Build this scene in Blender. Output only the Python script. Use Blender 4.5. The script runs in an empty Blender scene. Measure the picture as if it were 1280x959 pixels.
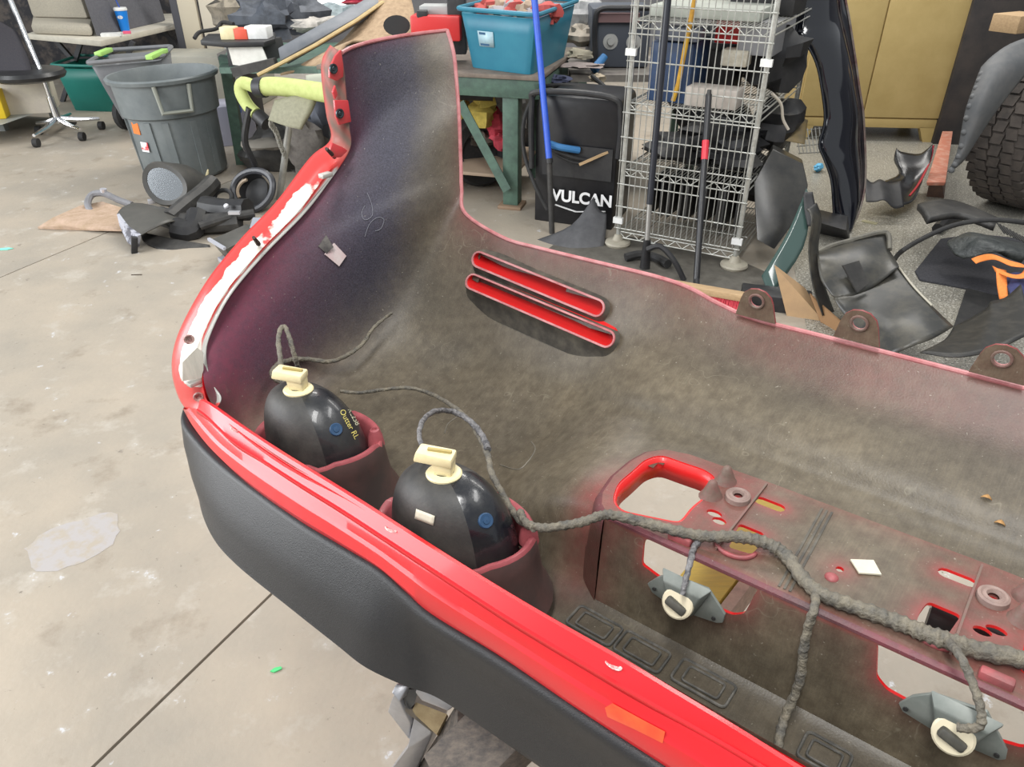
import bpy, bmesh, math, random
from mathutils import Vector, Matrix, geometry, noise
R=math.radians
S=bpy.context.scene
COL=S.collection
# ---------------------------------------------------------------- camera, world, lights
FPX=950.0; PITCH=R(32); CAMH=1.5
cam_d=bpy.data.cameras.new('camera'); cam=bpy.data.objects.new('camera',cam_d); COL.objects.link(cam)
cam_d.sensor_fit='HORIZONTAL'; cam_d.sensor_width=36; cam_d.lens=FPX/1280*36
cam_d.clip_start=.02; cam_d.clip_end=100
cam_d.dof.use_dof=False
cam.location=(0,0,CAMH); cam.rotation_euler=(R(90)-PITCH,0,0)
S.camera=cam
w=bpy.data.worlds.new('world'); S.world=w; w.use_nodes=True
w.node_tree.nodes['Background'].inputs[0].default_value=(.93,.97,1,1)
w.node_tree.nodes['Background'].inputs[1].default_value=.5
def area(name,loc,target,sx,sy,power,col=(1,1,1)):
    d=bpy.data.lights.new(name,'AREA'); d.shape='RECTANGLE'; d.size=sx; d.size_y=sy; d.energy=power; d.color=col
    o=bpy.data.objects.new(name,d); COL.objects.link(o); o.location=loc
    o.rotation_euler=(Vector(target)-Vector(loc)).to_track_quat('-Z','Y').to_euler(); return o
area('door_daylight',(-6.5,1.2,2.3),(0,2.2,.6),4.5,3.6,370,(.95,.975,1))
area('ceiling_tube_light',(-.6,-.7,4.2),(-.2,.6,0.9),.6,2.6,120,(1,.99,.97))
area('ceiling_tube_light',(1.6,1.6,4.2),(1.6,1.6,0),.5,2.6,55,(1,.99,.97))
area('ceiling_tube_light',(-.6,6.4,4.1),(-.6,6.4,0),2.6,.7,120,(1,.97,.92))
area('ceiling_tube_light',(2.6,5.6,4.1),(2.6,5.6,0),2.6,.6,70,(1,.97,.92))
S.view_settings.view_transform='Standard'; S.view_settings.look='None'
S.view_settings.exposure=.26; S.view_settings.gamma=1; S.view_settings.use_curve_mapping=False
# ---------------------------------------------------------------- where things are: floor points and upright planes
F_=Vector((0,math.cos(PITCH),-math.sin(PITCH))); U_=Vector((0,math.sin(PITCH),math.cos(PITCH))); C_=Vector((0,0,CAMH))
def ray(x,y): return F_+Vector((1,0,0))*((x-640)/FPX)+U_*((479.5-y)/FPX)
def G(x,y,z=0.0):
    r=ray(x,y); return C_+r*((z-CAMH)/r.z)
def Y(x,y,yy):
    r=ray(x,y); return C_+r*(yy/r.y)
def D(x,y,d): return C_+ray(x,y)*d
# bumper's own frame: l along its length (to its left end), a across it, u up
BL=ray(-727,-30).normalized(); BA=Vector((BL.y,-BL.x,0)).normalized(); BU=BA.cross(BL)
BO=C_+ray(1048,715)*.85
def B(l,a,u): return BO+BL*l+BA*a+BU*u
def onB(x,y,axis,val):
    n={'l':BL,'a':BA,'u':BU}[axis]; r=ray(x,y); t=(val+n.dot(BO-C_))/n.dot(r); return C_+r*t
def locB(P):
    d=P-BO; return (BL.dot(d),BA.dot(d),BU.dot(d))
# ---------------------------------------------------------------- materials
MATS={}
def nn(nt,t,**k):
    n=nt.nodes.new(t)
    for a,b in k.items(): setattr(n,a,b)
    return n
def mat(name,c,c2=None,rough=.5,metal=0,scale=20,bump=0,bscale=None,coat=0,rough2=None,stretch=None,contrast=(.35,.65),emit=None,spec=.5,detail=5,alpha=None,trans=0):
    if name in MATS: return MATS[name]
    m=bpy.data.materials.new(name); m.use_nodes=True; nt=m.node_tree; p=nt.nodes['Principled BSDF']
    p.inputs['Base Color'].default_value=(*c,1); p.inputs['Roughness'].default_value=rough; p.inputs['Metallic'].default_value=metal
    p.inputs['Coat Weight'].default_value=coat; p.inputs['Coat Roughness'].default_value=.06; p.inputs['Specular IOR Level'].default_value=spec
    p.inputs['Transmission Weight'].default_value=trans
    tc=nn(nt,'ShaderNodeTexCoord'); src=tc.outputs['Object']
    if stretch:
        mp=nn(nt,'ShaderNodeMapping'); mp.inputs['Rotation'].default_value=(0,0,stretch[1]) ; mp.inputs['Scale'].default_value=stretch[0]
        mp.vector_type='POINT'; nt.links.new(src,mp.inputs[0]); src=mp.outputs[0]
    if c2 is not None:
        t=nn(nt,'ShaderNodeTexNoise'); t.inputs['Scale'].default_value=scale; t.inputs['Detail'].default_value=detail; t.inputs['Roughness'].default_value=.65
        nt.links.new(src,t.inputs['Vector'])
        r=nn(nt,'ShaderNodeMapRange'); r.inputs[1].default_value=contrast[0]; r.inputs[2].default_value=contrast[1]; nt.links.new(t.outputs[0],r.inputs[0])
        mx=nn(nt,'ShaderNodeMix',data_type='RGBA'); mx.inputs[6].default_value=(*c,1); mx.inputs[7].default_value=(*c2,1)
        nt.links.new(r.outputs[0],mx.inputs[0]); nt.links.new(mx.outputs[2],p.inputs['Base Color'])
        if rough2 is not None:
            r2=nn(nt,'ShaderNodeMapRange'); r2.inputs[3].default_value=rough; r2.inputs[4].default_value=rough2; nt.links.new(r.outputs[0],r2.inputs[0]); nt.links.new(r2.outputs[0],p.inputs['Roughness'])
    if bump:
        t=nn(nt,'ShaderNodeTexNoise'); t.inputs['Scale'].default_value=bscale or scale*4; t.inputs['Detail'].default_value=3
        nt.links.new(src,t.inputs['Vector'])
        b=nn(nt,'ShaderNodeBump'); b.inputs['Strength'].default_value=bump; b.inputs['Distance'].default_value=.01
        nt.links.new(t.outputs[0],b.inputs['Height']); nt.links.new(b.outputs[0],p.inputs['Normal'])
    if emit: p.inputs['Emission Color'].default_value=(*c,1); p.inputs['Emission Strength'].default_value=emit
    MATS[name]=m; return m
# ---------------------------------------------------------------- mesh builder
LOC={}
class MB:
    def __init__(s): s.v=[]; s.f=[]; s.mi=[]; s.col=None
    def add(s,vs,fs,mi=0):
        o=len(s.v); s.v+= [Vector(v) for v in vs]
        for f in fs: s.f.append(tuple(i+o for i in f)); s.mi.append(mi)
    def box(s,c,size,rz=0,rot=None,mi=0,taper=1):
        x,y,z=[k/2 for k in size]; M=rot or Matrix.Rotation(rz,3,'Z'); c=Vector(c)
        vs=[c+M@Vector((sx*x*(taper if sz<0 else 1),sy*y*(taper if sz<0 else 1),sz*z)) for sz in(-1,1) for sy in(-1,1) for sx in(-1,1)]
        s.add(vs,[(0,2,3,1),(4,5,7,6),(0,1,5,4),(2,6,7,3),(0,4,6,2),(1,3,7,5)],mi); return s
    def hexa(s,b,t,mi=0):   # two quads, bottom and top, same winding
        s.add(list(b)+list(t),[(3,2,1,0),(4,5,6,7),(0,1,5,4),(1,2,6,5),(2,3,7,6),(3,0,4,7)],mi); return s
    def bar(s,p0,p1,wd,th,up=(0,0,1),mi=0):
        p0=Vector(p0);p1=Vector(p1);d=(p1-p0).normalized();u=Vector(up);x=d.cross(u)
        if x.length<1e-4: x=d.cross(Vector((1,0,0)))
        x.normalize(); y=x.cross(d)
        q=lambda p:[p+x*wd/2*i+y*th/2*j for i,j in((-1,-1),(1,-1),(1,1),(-1,1))]
        return s.hexa(q(p0),q(p1),mi)
    def tube(s,path,r,n=10,closed=False,caps=True,mi=0,flat=None,twist=0,tw=.9):
        P=[Vector(p) for p in path]; N=len(P); rr=r if isinstance(r,(list,tuple)) else [r]*N
        t0=(P[1]-P[0]).normalized(); up=Vector((0,0,1)) if abs(t0.z)<.9 else Vector((1,0,0)); x=t0.cross(up).normalized(); rings=[]
        for i in range(N):
            a=P[(i-1)%N] if (closed or i>0) else P[i]; b=P[(i+1)%N] if (closed or i<N-1) else P[i]
            t=(b-a).normalized(); x=(x-t*x.dot(t)).normalized(); y=t.cross(x)
            rings.append([P[i]+(x*math.cos(k*2*math.pi/n)+y*math.sin(k*2*math.pi/n)*(flat or 1))*rr[i] for k in range(n)])
        if twist: rings=[[P[i]+(q-P[i])*(1+twist*max(-.35,math.sin(k*2*math.pi/n-i*tw))) for k,q in enumerate(g)] for i,g in enumerate(rings)]
        o=len(s.v); 
        for g in rings: s.v+=g
        for i in range(N if closed else N-1):
            j=(i+1)%N
            for k in range(n):
                s.f.append((o+i*n+k,o+i*n+(k+1)%n,o+j*n+(k+1)%n,o+j*n+k)); s.mi.append(mi)
        if caps and not closed:
            s.f.append(tuple(o+k for k in range(n))[::-1]); s.mi.append(mi); s.f.append(tuple(o+(N-1)*n+k for k in range(n))); s.mi.append(mi)
        return s
    def cyl(s,p0,p1,r0,r1=None,n=16,mi=0): return s.tube([p0,p1],[r0,r0 if r1 is None else r1],n,mi=mi)
    def lathe(s,prof,c,axis=(0,0,1),n=24,mi=0,sx=1,sy=1,caps=False,rz=0):
        c=Vector(c);z=Vector(axis).normalized();q=Vector((0,0,1)).rotation_difference(z).to_matrix()@Matrix.Rotation(rz,3,'Z'); o=len(s.v);m=len(prof)
        for r,h in prof:
            for k in range(n):
                a=k*2*math.pi/n; s.v.append(c+q@Vector((r*math.cos(a)*sx,r*math.sin(a)*sy,h)))
        for i in range(m-1):
            for k in range(n): s.f.append((o+i*n+k,o+i*n+(k+1)%n,o+(i+1)*n+(k+1)%n,o+(i+1)*n+k)); s.mi.append(mi)
        if caps:
            s.f.append(tuple(o+k for k in range(n))[::-1]); s.mi.append(mi); s.f.append(tuple(o+(m-1)*n+k for k in range(n))); s.mi.append(mi)
        return s
    def prism(s,poly,vec,mi=0):    # a planar 3D outline thickened along vec
        n=len(poly); P=[Vector(p) for p in poly]; vec=Vector(vec); o=len(s.v)
        s.v+=P+[p+vec for p in P]
        tri=geometry.tessellate_polygon([P])
        for t in tri:
            s.f.append(tuple(o+i for i in t)); s.mi.append(mi); s.f.append(tuple(o+n+i for i in t[::-1])); s.mi.append(mi)
        for i in range(n):
            j=(i+1)%n; s.f.append((o+i,o+n+i,o+n+j,o+j)); s.mi.append(mi)
        return s
    def grid(s,rows,mi=0,closed=False):
        m=len(rows);n=len(rows[0]);o=len(s.v)
        for r in rows: s.v+=[Vector(p) for p in r]
        for i in range(m-1):
            for j in range(n if closed else n-1):
                s.f.append((o+i*n+j,o+i*n+(j+1)%n,o+(i+1)*n+(j+1)%n,o+(i+1)*n+j)); s.mi.append(mi)
        return s
    def sphere(s,c,r,n=12,m=8,sx=1,sy=1,sz=1,mi=0):
        return s.lathe([(r*math.sin(math.pi*(i+.02)/(m+.04)),-r*math.cos(math.pi*(i+.02)/(m+.04))*sz) for i in range(m+1)],c,n=n,sx=sx,sy=sy,mi=mi)
    def build(s,name,mats,parent=None,bevel=0,sharp=35,solid=0,smooth=True,segs=2,thick_off=-1):
        if not isinstance(mats,(list,tuple)): mats=[mats]
        me=bpy.data.meshes.new(name); off=LOC.get(parent,Vector((0,0,0)))
        o=bpy.data.objects.new(name,me); COL.objects.link(o)
        if parent is None:
            xs=[v.x for v in s.v]; ys=[v.y for v in s.v]; off=Vector(((min(xs)+max(xs))/2,(min(ys)+max(ys))/2,min(v.z for v in s.v))); o.location=off; LOC[o]=off.copy()
        else: o.parent=parent; LOC[o]=off
        me.from_pydata([v-off for v in s.v],[],s.f)
        for m in mats: me.materials.append(m)
        me.polygons.foreach_set('material_index',s.mi)
        bm=bmesh.new(); bm.from_mesh(me)
        if not s.col: bmesh.ops.remove_doubles(bm,verts=bm.verts,dist=1e-6)
        bmesh.ops.recalc_face_normals(bm,faces=bm.faces) if not s.col else None
        if bevel:
            es=[e for e in bm.edges if len(e.link_faces)==2 and e.calc_face_angle(0)>.6]
            if es: bmesh.ops.bevel(bm,geom=es,offset=bevel,segments=segs,affect='EDGES',profile=.5,clamp_overlap=True)
        bm.to_mesh(me); bm.free()
        if s.col:
            at=me.color_attributes.new('mask','FLOAT_COLOR','POINT')
            for i,c in enumerate(s.col): at.data[i].color=(*c,1)
        if smooth:
            me.shade_smooth(); me.set_sharp_from_angle(angle=R(sharp))
        if solid:
            md=o.modifiers.new('thickness','SOLIDIFY'); md.thickness=solid; md.offset=thick_off
        return o
def thing(name,loc,label,cat,group=None):
    o=bpy.data.objects.new(name,None); COL.objects.link(o); o.location=loc; o.empty_display_size=.05; LOC[o]=Vector(loc)
    return tag(o,label,cat,group)
def tag(o,label,cat,group=None):
    o['label']=label; o['category']=cat
    if group: o['group']=group
    return o
def struct(o): o['kind']='structure'; return o
def dup(root,loc,rotz=0,label=None):
    r=root.copy(); COL.objects.link(r); r.location=loc; r.rotation_euler=(0,0,rotz)
    if label: r['label']=label
    for ch in list(root.children):
        c=ch.copy(); COL.objects.link(c); c.parent=r
        for g in list(ch.children):
            d=g.copy(); COL.objects.link(d); d.parent=c
    return r
def cr(P,t):      # Catmull-Rom through a list of points or numbers
    n=len(P)-1; t=min(max(t,0),n-1e-6); i=int(t); f=t-i
    p0=P[max(i-1,0)];p1=P[i];p2=P[i+1];p3=P[min(i+2,n)]
    return p1*1.0+(p2-p0)*(.5*f)+(p0*2.0-p1*5.0+p2*4.0-p3)*(.5*f*f)+(p1*3.0-p0-p2*3.0+p3)*(.5*f**3)
def curve(P,k=6):
    P=[Vector(p) for p in P]; m=(len(P)-1)*k; return [cr(P,i/k) for i in range(m+1)]
def inpoly(x,y,P):
    c=False;n=len(P);j=n-1
    for i in range(n):
        xi,yi=P[i];xj,yj=P[j]
        if (yi>y)!=(yj>y) and x<(xj-xi)*(y-yi)/(yj-yi)+xi: c=not c
        j=i
    return c
def dseg(x,y,P):
    b=9
    for i in range(len(P)):
        ax,ay=P[i];bx,by=P[(i+1)%len(P)];dx,dy=bx-ax,by-ay;L=dx*dx+dy*dy or 1e-9
        t=max(0,min(1,((x-ax)*dx+(y-ay)*dy)/L)); b=min(b,math.hypot(ax+t*dx-x,ay+t*dy-y))
    return b
def stadium(x0,y0,x1,y1,r,k=8):
    a=math.atan2(y1-y0,x1-x0); out=[]
    for i in range(k+1): q=a-math.pi/2+math.pi*i/k; out.append((x1+r*math.cos(q),y1+r*math.sin(q)))
    for i in range(k+1): q=a+math.pi/2+math.pi*i/k; out.append((x0+r*math.cos(q),y0+r*math.sin(q)))
    return out
def roundpoly(P,r,k=4):
    out=[];n=len(P)
    for i in range(n):
        p=Vector(P[i]);a=Vector(P[i-1])-p;b=Vector(P[(i+1)%n])-p
        ra=min(r,a.length*.45);rb=min(r,b.length*.45);q0=p+a.normalized()*ra;q1=p+b.normalized()*rb
        for j in range(k+1):
            t=j/k;out.append(tuple(q0*(1-t)**2+p*2*t*(1-t)+q1*t*t))
    return out
def plate(outer,holes,fn,th,step=.012,red=.02,name='panel',mats=None,parent=None,maskf=None,hole_depth=None):
    # flat plate with holes: fn(x,y,depth) gives the world point; hole walls get material 1
    loops=[list(outer)]+[list(h) for h in holes]; pts=[];edges=[]
    for Lp in loops:
        o=len(pts); pts+=[Vector(p) for p in Lp]; edges+=[(o+i,o+(i+1)%len(Lp)) for i in range(len(Lp))]
    xs=[p[0] for p in outer];ys=[p[1] for p in outer]; x=min(xs)
    while x<max(xs):
        y=min(ys)
        while y<max(ys):
            if inpoly(x,y,outer) and not any(inpoly(x,y,h) for h in holes) and min(dseg(x,y,q) for q in loops)>step*.4: pts.append(Vector((x,y)))
            y+=step
        x+=step
    V,E,Fc,*_=geometry.delaunay_2d_cdt(pts,edges,[],0,1e-7)
    mb=MB(); n=len(V); mb.col=[]
    keep=[]
    for f in Fc:
        cx=sum(V[i][0] for i in f)/3; cy=sum(V[i][1] for i in f)/3
        if inpoly(cx,cy,outer) and not any(inpoly(cx,cy,h) for h in holes): keep.append(f)
    for d in (0,th):
        for p in V:
            mb.v.append(fn(p[0],p[1],d))
            dd=min([dseg(p[0],p[1],h) for h in holes] or [9]); m=math.exp(-dd/red)
            mb.col.append(maskf(p[0],p[1],m) if maskf else (m,.6,0))
    for f in keep:
        mb.f.append(tuple(f)); mb.mi.append(0); mb.f.append(tuple(i+n for i in f[::-1])); mb.mi.append(0)
    hd=hole_depth or th
    for k,Lp in enumerate(loops):
        o=len(mb.v); dpt=hd if k else th
        for p in Lp: mb.v.append(fn(p[0],p[1],0.0)); mb.col.append((1,0,0))
        for p in Lp: mb.v.append(fn(p[0],p[1],dpt)); mb.col.append((1,0,0))
        m=len(Lp)
        for i in range(m):
            j=(i+1)%m; mb.f.append((o+i,o+j,o+m+j,o+m+i)); mb.mi.append(1 if k else 0)
    return mb.build(name,mats,parent)
random.seed(4)
# ---------------------------------------------------------------- floor
def floor_mat(name,c1,c2,c3,speck,joint):
    m=bpy.data.materials.new(name); m.use_nodes=True; nt=m.node_tree; p=nt.nodes['Principled BSDF']
    tc=nn(nt,'ShaderNodeTexCoord'); o=tc.outputs['Object']
    def noi(sc,lo,hi,det=6):
        t=nn(nt,'ShaderNodeTexNoise'); t.inputs['Scale'].default_value=sc; t.inputs['Detail'].default_value=det; t.inputs['Roughness'].default_value=.65; nt.links.new(o,t.inputs[0])
        r=nn(nt,'ShaderNodeMapRange'); r.inputs[1].default_value=lo; r.inputs[2].default_value=hi; nt.links.new(t.outputs[0],r.inputs[0]); return r.outputs[0]
    def mix(a,b,f):
        x=nn(nt,'ShaderNodeMix',data_type='RGBA')
        for s,v in((6,a),(7,b)):
            if isinstance(v,tuple): x.inputs[s].default_value=(*v,1)
            else: nt.links.new(v,x.inputs[s])
        nt.links.new(f,x.inputs[0]); return x.outputs[2]
    col=mix(c1,c2,noi(1.6,.35,.65)); col=mix(col,c3,noi(7,.56,.72,8))
    if speck: col=mix(col,(.06,.06,.055),noi(150,.56,.62,2)); col=mix(col,(.62,.6,.54),noi(110,.58,.64,2))
    else:
        col=mix(col,(.56,.56,.57),noi(14,.66,.7,6)); col=mix(col,(.17,.15,.12),noi(45,.68,.75,4)); col=mix(col,(.24,.195,.145),noi(4.2,.58,.76,9)); col=mix(col,(.20,.17,.14),noi(11,.66,.74,8))
    nt.links.new(col,p.inputs['Base Color']); p.inputs['Roughness'].default_value=.55 if not speck else .35
    t=nn(nt,'ShaderNodeTexNoise'); t.inputs['Scale'].default_value=60; nt.links.new(o,t.inputs[0]); b=nn(nt,'ShaderNodeBump'); b.inputs['Strength'].default_value=.12; b.inputs['Distance'].default_value=.01
    nt.links.new(t.outputs[0],b.inputs['Height']); nt.links.new(b.outputs[0],p.inputs['Normal'])
    return m
M_conc=floor_mat('worn_concrete',(.42,.36,.285),(.325,.29,.24),(.46,.42,.36),False,True)
M_epoxy=floor_mat('speckled_floor_coating',(.30,.28,.23),(.24,.23,.20),(.33,.315,.27),True,False)
M_joint=mat('dirty_joint',(.16,.14,.115),(.08,.07,.06),rough=.9,scale=30)
# slabs of concrete meet at recessed joints
def pt(x,y): q=G(x,y); return (q.x,q.y)
ja,jb=Vector(pt(118,957)),Vector(pt(340,742)); jc,jd=Vector(pt(0,347)),Vector(pt(112,300))
X0,X1,Y0,Y1=-9,8,-3,10.5
d1=(jb-ja).normalized(); d2=(jd-jc).normalized()
# the two seen joints are parallel; a third family runs across them under the clutter
def slab(poly,name='floor',m=M_conc,z=0,th=.05):
    mb=MB(); mb.prism([(x,y,z) for x,y in poly],(0,0,-th)); return struct(mb.build(name,m,smooth=False))
def clip(poly,p,d,side):
    out=[];n=len(poly); nrm=Vector((-d.y,d.x))*side; f=lambda q:(Vector(q)-p).dot(nrm)
    for i in range(n):
        a=poly[i];b=poly[(i+1)%n];fa=f(a);fb=f(b)
        if fa>=0: out.append(a)
        if fa*fb<0:
            t=fa/(fa-fb); out.append((a[0]+(b[0]-a[0])*t,a[1]+(b[1]-a[1])*t))
    return out
big=[(X0,Y0),(X1,Y0),(X1,Y1),(X0,Y1)]
base=MB(); base.prism([(x,y,-.02) for x,y in big],(0,0,-.05)); struct(base.build('floor',M_joint,smooth=False))
hw=.004; nA=Vector((-d1.y,d1.x)); nB=Vector((-d2.y,d2.x))
split=[Vector((1.32,0)),Vector((0.05,1))]   # where the coated floor begins
q1,q2=Vector(pt(1010,420)),Vector(pt(985,300)); ds=(q2-q1).normalized()
left=big; right=clip(clip(big,q1,ds,-1),Vector((0,2.05)),Vector((1,0)),1)
slab(right,m=M_epoxy,z=.0012,th=.0012)
s1=clip(left,ja+nA*hw,d1,1); s2=clip(left,ja-nA*hw,d1,-1)
for sx in (s1,s2):
    for k in (1,-1):
        q=clip(sx,jc+nB*hw*k,d2,k)
        if len(q)>2: slab(q,th=.02)
# ---------------------------------------------------------------- bumper cover: inner shell
def inner_mat():
    m=bpy.data.materials.new('dusty_inner_plastic'); m.use_nodes=True; nt=m.node_tree; p=nt.nodes['Principled BSDF']
    at=nn(nt,'ShaderNodeAttribute',attribute_name='mask'); sp=nn(nt,'ShaderNodeSeparateColor'); nt.links.new(at.outputs['Color'],sp.inputs[0])
    tc=nn(nt,'ShaderNodeTexCoord'); o=tc.outputs['Object']
    mp=nn(nt,'ShaderNodeMapping'); mp.inputs['Rotation'].default_value=(0,0,-math.atan2(BA.y,BA.x)); nt.links.new(o,mp.inputs[0])
    ms=nn(nt,'ShaderNodeMapping'); ms.inputs['Scale'].default_value=(22,520,90); nt.links.new(mp.outputs[0],ms.inputs[0])
    def noi(sc,src,lo,hi,det=5):
        t=nn(nt,'ShaderNodeTexNoise'); t.inputs['Scale'].default_value=sc; t.inputs['Detail'].default_value=det; t.inputs['Roughness'].default_value=.6; nt.links.new(src,t.inputs[0])
        r=nn(nt,'ShaderNodeMapRange'); r.inputs[1].default_value=lo; r.inputs[2].default_value=hi; nt.links.new(t.outputs[0],r.inputs[0]); return r.outputs[0]
    def mth(op,a,b):
        x=nn(nt,'ShaderNodeMath',operation=op); x.use_clamp=True
        for i,v in enumerate((a,b)):
            if isinstance(v,(int,float)): x.inputs[i].default_value=v
            else: nt.links.new(v,x.inputs[i])
        return x.outputs[0]
    def mix(a,b,f):
        x=nn(nt,'ShaderNodeMix',data_type='RGBA')
        for s,v in((6,a),(7,b)):
            if isinstance(v,tuple): x.inputs[s].default_value=(*v,1)
            else: nt.links.new(v,x.inputs[s])
        nt.links.new(f,x.inputs[0]); return x.outputs[2]
    grain=noi(450,o,.3,.7,2)
    base=mix(mix((.030,.026,.021),(.052,.046,.038),grain),mix((.020,.021,.034),(.066,.066,.095),grain),sp.outputs['Blue'])
    dn=noi(5,o,.3,.72,7); sc=noi(1,ms.outputs[0],.42,.72,3)
    dustf=mth('MULTIPLY',sp.outputs['Green'],mth('ADD',.31,mth('ADD',mth('MULTIPLY',dn,.40),mth('MULTIPLY',sc,.16))))
    dust=mix((.145,.115,.075),(.225,.185,.125),noi(60,o,.35,.65))
    col=mix(base,dust,dustf)
    redf=mth('MULTIPLY',sp.outputs['Red'],mth('ADD',.7,mth('MULTIPLY',noi(90,o,.3,.7,3),.45)))
    rc=mix((.25,.045,.045),(.185,.048,.080),sp.outputs['Blue'])
    rc=mix(rc,(.17,.11,.09),mth('MULTIPLY',dustf,.6))
    col=mix(col,rc,redf)
    fl=noi(210,o,.70,.76,2); col=mix(col,(.42,.39,.32),mth('MULTIPLY',fl,.42))
    # dried runs and thread-like scratches
    vo=nn(nt,'ShaderNodeTexNoise'); vo.inputs['Scale'].default_value=16; vo.inputs['Detail'].default_value=2; nt.links.new(o,vo.inputs[0])
    d=mth('ABSOLUTE',mth('SUBTRACT',vo.outputs[0],.5),0); 
    xx=nn(nt,'ShaderNodeMath',operation='SUBTRACT'); nt.links.new(vo.outputs[0],xx.inputs[0]); xx.inputs[1].default_value=.5
    ab=nn(nt,'ShaderNodeMath',operation='ABSOLUTE'); nt.links.new(xx.outputs[0],ab.inputs[0])
    r=nn(nt,'ShaderNodeMapRange'); r.inputs[1].default_value=.0; r.inputs[2].default_value=.006; r.inputs[3].default_value=1; r.inputs[4].default_value=0; nt.links.new(ab.outputs[0],r.inputs[0])
    col=mix(col,(.30,.27,.20),mth('MULTIPLY',mth('MULTIPLY',r.outputs[0],noi(9,o,.5,.68,3)),mth('MULTIPLY',sp.outputs['Green'],.5)))
    nt.links.new(col,p.inputs['Base Color'])
    p.inputs['Specular IOR Level'].default_value=.32
    rr=nn(nt,'ShaderNodeMapRange'); rr.inputs[3].default_value=.36; rr.inputs[4].default_value=.44; nt.links.new(dustf,rr.inputs[0]); rb=nn(nt,'ShaderNodeMath',operation='MULTIPLY_ADD'); nt.links.new(sp.outputs['Blue'],rb.inputs[0]); rb.inputs[1].default_value=.22; nt.links.new(rr.outputs[0],rb.inputs[2]); nt.links.new(rb.outputs[0],p.inputs['Roughness'])
    t=nn(nt,'ShaderNodeTexNoise'); t.inputs['Scale'].default_value=380; nt.links.new(o,t.inputs[0]); b=nn(nt,'ShaderNodeBump'); b.inputs['Strength'].default_value=.10; b.inputs['Distance'].default_value=.003
    nt.links.new(t.outputs[0],b.inputs['Height']); nt.links.new(b.outputs[0],p.inputs['Normal'])
    return m
M_in=inner_mat()
M_red=mat('red_gloss_paint',(.66,.010,.018),rough=.32,coat=.25,c2=(.58,.008,.014),scale=6)
M_redin=mat('red_paint_inside_holes',(.66,.018,.018),rough=.4,coat=.2)
M_rim=mat('faded_red_edge',(.50,.21,.21),(.34,.08,.085),rough=.4,scale=30,contrast=(.4,.7))
M_pink=mat('dusty_pink_red_plastic',(.36,.085,.09),(.22,.07,.07),rough=.5,scale=40,bump=.06)
M_cream=mat('cream_socket_plastic',(.80,.70,.42),(.70,.58,.32),rough=.42,scale=35,contrast=(.45,.8))
M_blackgloss=mat('black_lamp_housing',(.008,.009,.013),(.03,.03,.028),rough=.2,rough2=.6,scale=9,coat=.25,contrast=(.38,.72),bump=.03,bscale=160)
M_valance=mat('satin_black_valance',(.012,.012,.014),(.017,.017,.018),rough=.42,scale=300,bump=.14,bscale=700)
M_bluecap=mat('blue_rubber_cap',(.02,.06,.13),rough=.45)
M_paper=mat('yellowed_paper_label',(.66,.62,.48),(.55,.52,.42),rough=.8,scale=60)
M_wire=mat('dusty_tape_wrapped_wire',(.20,.175,.13),(.09,.085,.075),rough=.75,scale=55,bump=.5,bscale=180)
M_wire2=mat('grey_tape_wrapped_wire',(.24,.23,.23),(.06,.06,.065),rough=.5,scale=90,bump=.5,bscale=200)
M_bracket=mat('dusty_red_brown_plastic',(.19,.085,.075),(.14,.105,.08),rough=.6,scale=45,bump=.1)
bumper=thing('bumper_cover',B(0,0,-.17),'red bumper cover with black lower valance lying inside-up across work stands','bumper')
def sm(a,b,x): t=max(0,min(1,(x-a)/(b-a))); return t*t*(3-2*t)
center=[(-.264,.026),(-.262,-.06),(-.238,-.135),(-.15,-.14),(-.078,-.125),(-.040,-.022),(.085,-.008),(.152,-.002),(.186,.025),(.262,.066),(.32,.118)]
leftp=[(-.256,.026),(-.252,-.06),(-.23,-.125),(-.15,-.14),(-.06,-.133),(.02,-.120),(.09,-.10),(.175,-.066),(.225,-.035),(.285,.055),(.32,.147)]
def station(l):
    w=sm(.30,.56,l); e=sm(.25,.40,l); out=[]
    for k,(c,q) in enumerate(zip(center,leftp)):
        f=e if k==10 else w
        out.append(Vector((l,c[0]+(q[0]-c[0])*f,c[1]+(q[1]-c[1])*f)))
    return out
ST=[station(l) for l in (-.6,-.4,-.2,0,.15,.25,.31,.36,.42,.52,.65)]
ST.append([Vector(p) for p in [(.79,-.243,.026),(.79,-.24,-.05),(.79,-.22,-.10),(.80,-.15,-.118),(.80,-.06,-.112),(.80,.015,-.103),(.79,.085,-.09),(.77,.17,-.06),(.75,.22,-.025),(.74,.285,.06),(.735,.325,.148)]])
ST.append([Vector(p) for p in [(.90,-.215,.02),(.905,-.20,-.03),(.915,-.17,-.06),(.925,-.10,-.062),(.93,-.04,-.055),(.93,.02,-.048),(.925,.08,-.032),(.91,.16,.0),(.885,.22,.045),(.855,.275,.11),(.825,.325,.178)]])
def L3(P): return Vector(locB(P))
wingN=[((256,443),.955),((287,364),.97),((377,265),.98),((433,188),.985),((430,125),.985),((427,66),.985)]
wingF=[((577,236),.345),((576,205),.36),((574,150),.38),((571,105),.40),((567,66),.415),((559,38),.425)]
for i,((pn,ln),(pf,af)) in enumerate(zip(wingN,wingF)):
    a=L3(onB(*pn,'l',ln)); b=L3(onB(*pf,'a',af)); row=[]
    for k in range(11):
        t=(k/10)**.9; p=a.lerp(b,t); bul=4*t*(1-t); p.x+=.045*bul; 
        if k==9: p=p.lerp(b,.25)
        row.append(p)
    ST.append(row)
def shellpt(u,v):
    cols=[cr([ST[i][j] for i in range(max(0,min(int(u)-1,len(ST)-4)),max(0,min(int(u)-1,len(ST)-4))+4)],u-max(0,min(int(u)-1,len(ST)-4))) for j in range(11)]
    return cr(cols,v)
NU=(len(ST)-1)*9; NV=90
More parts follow.
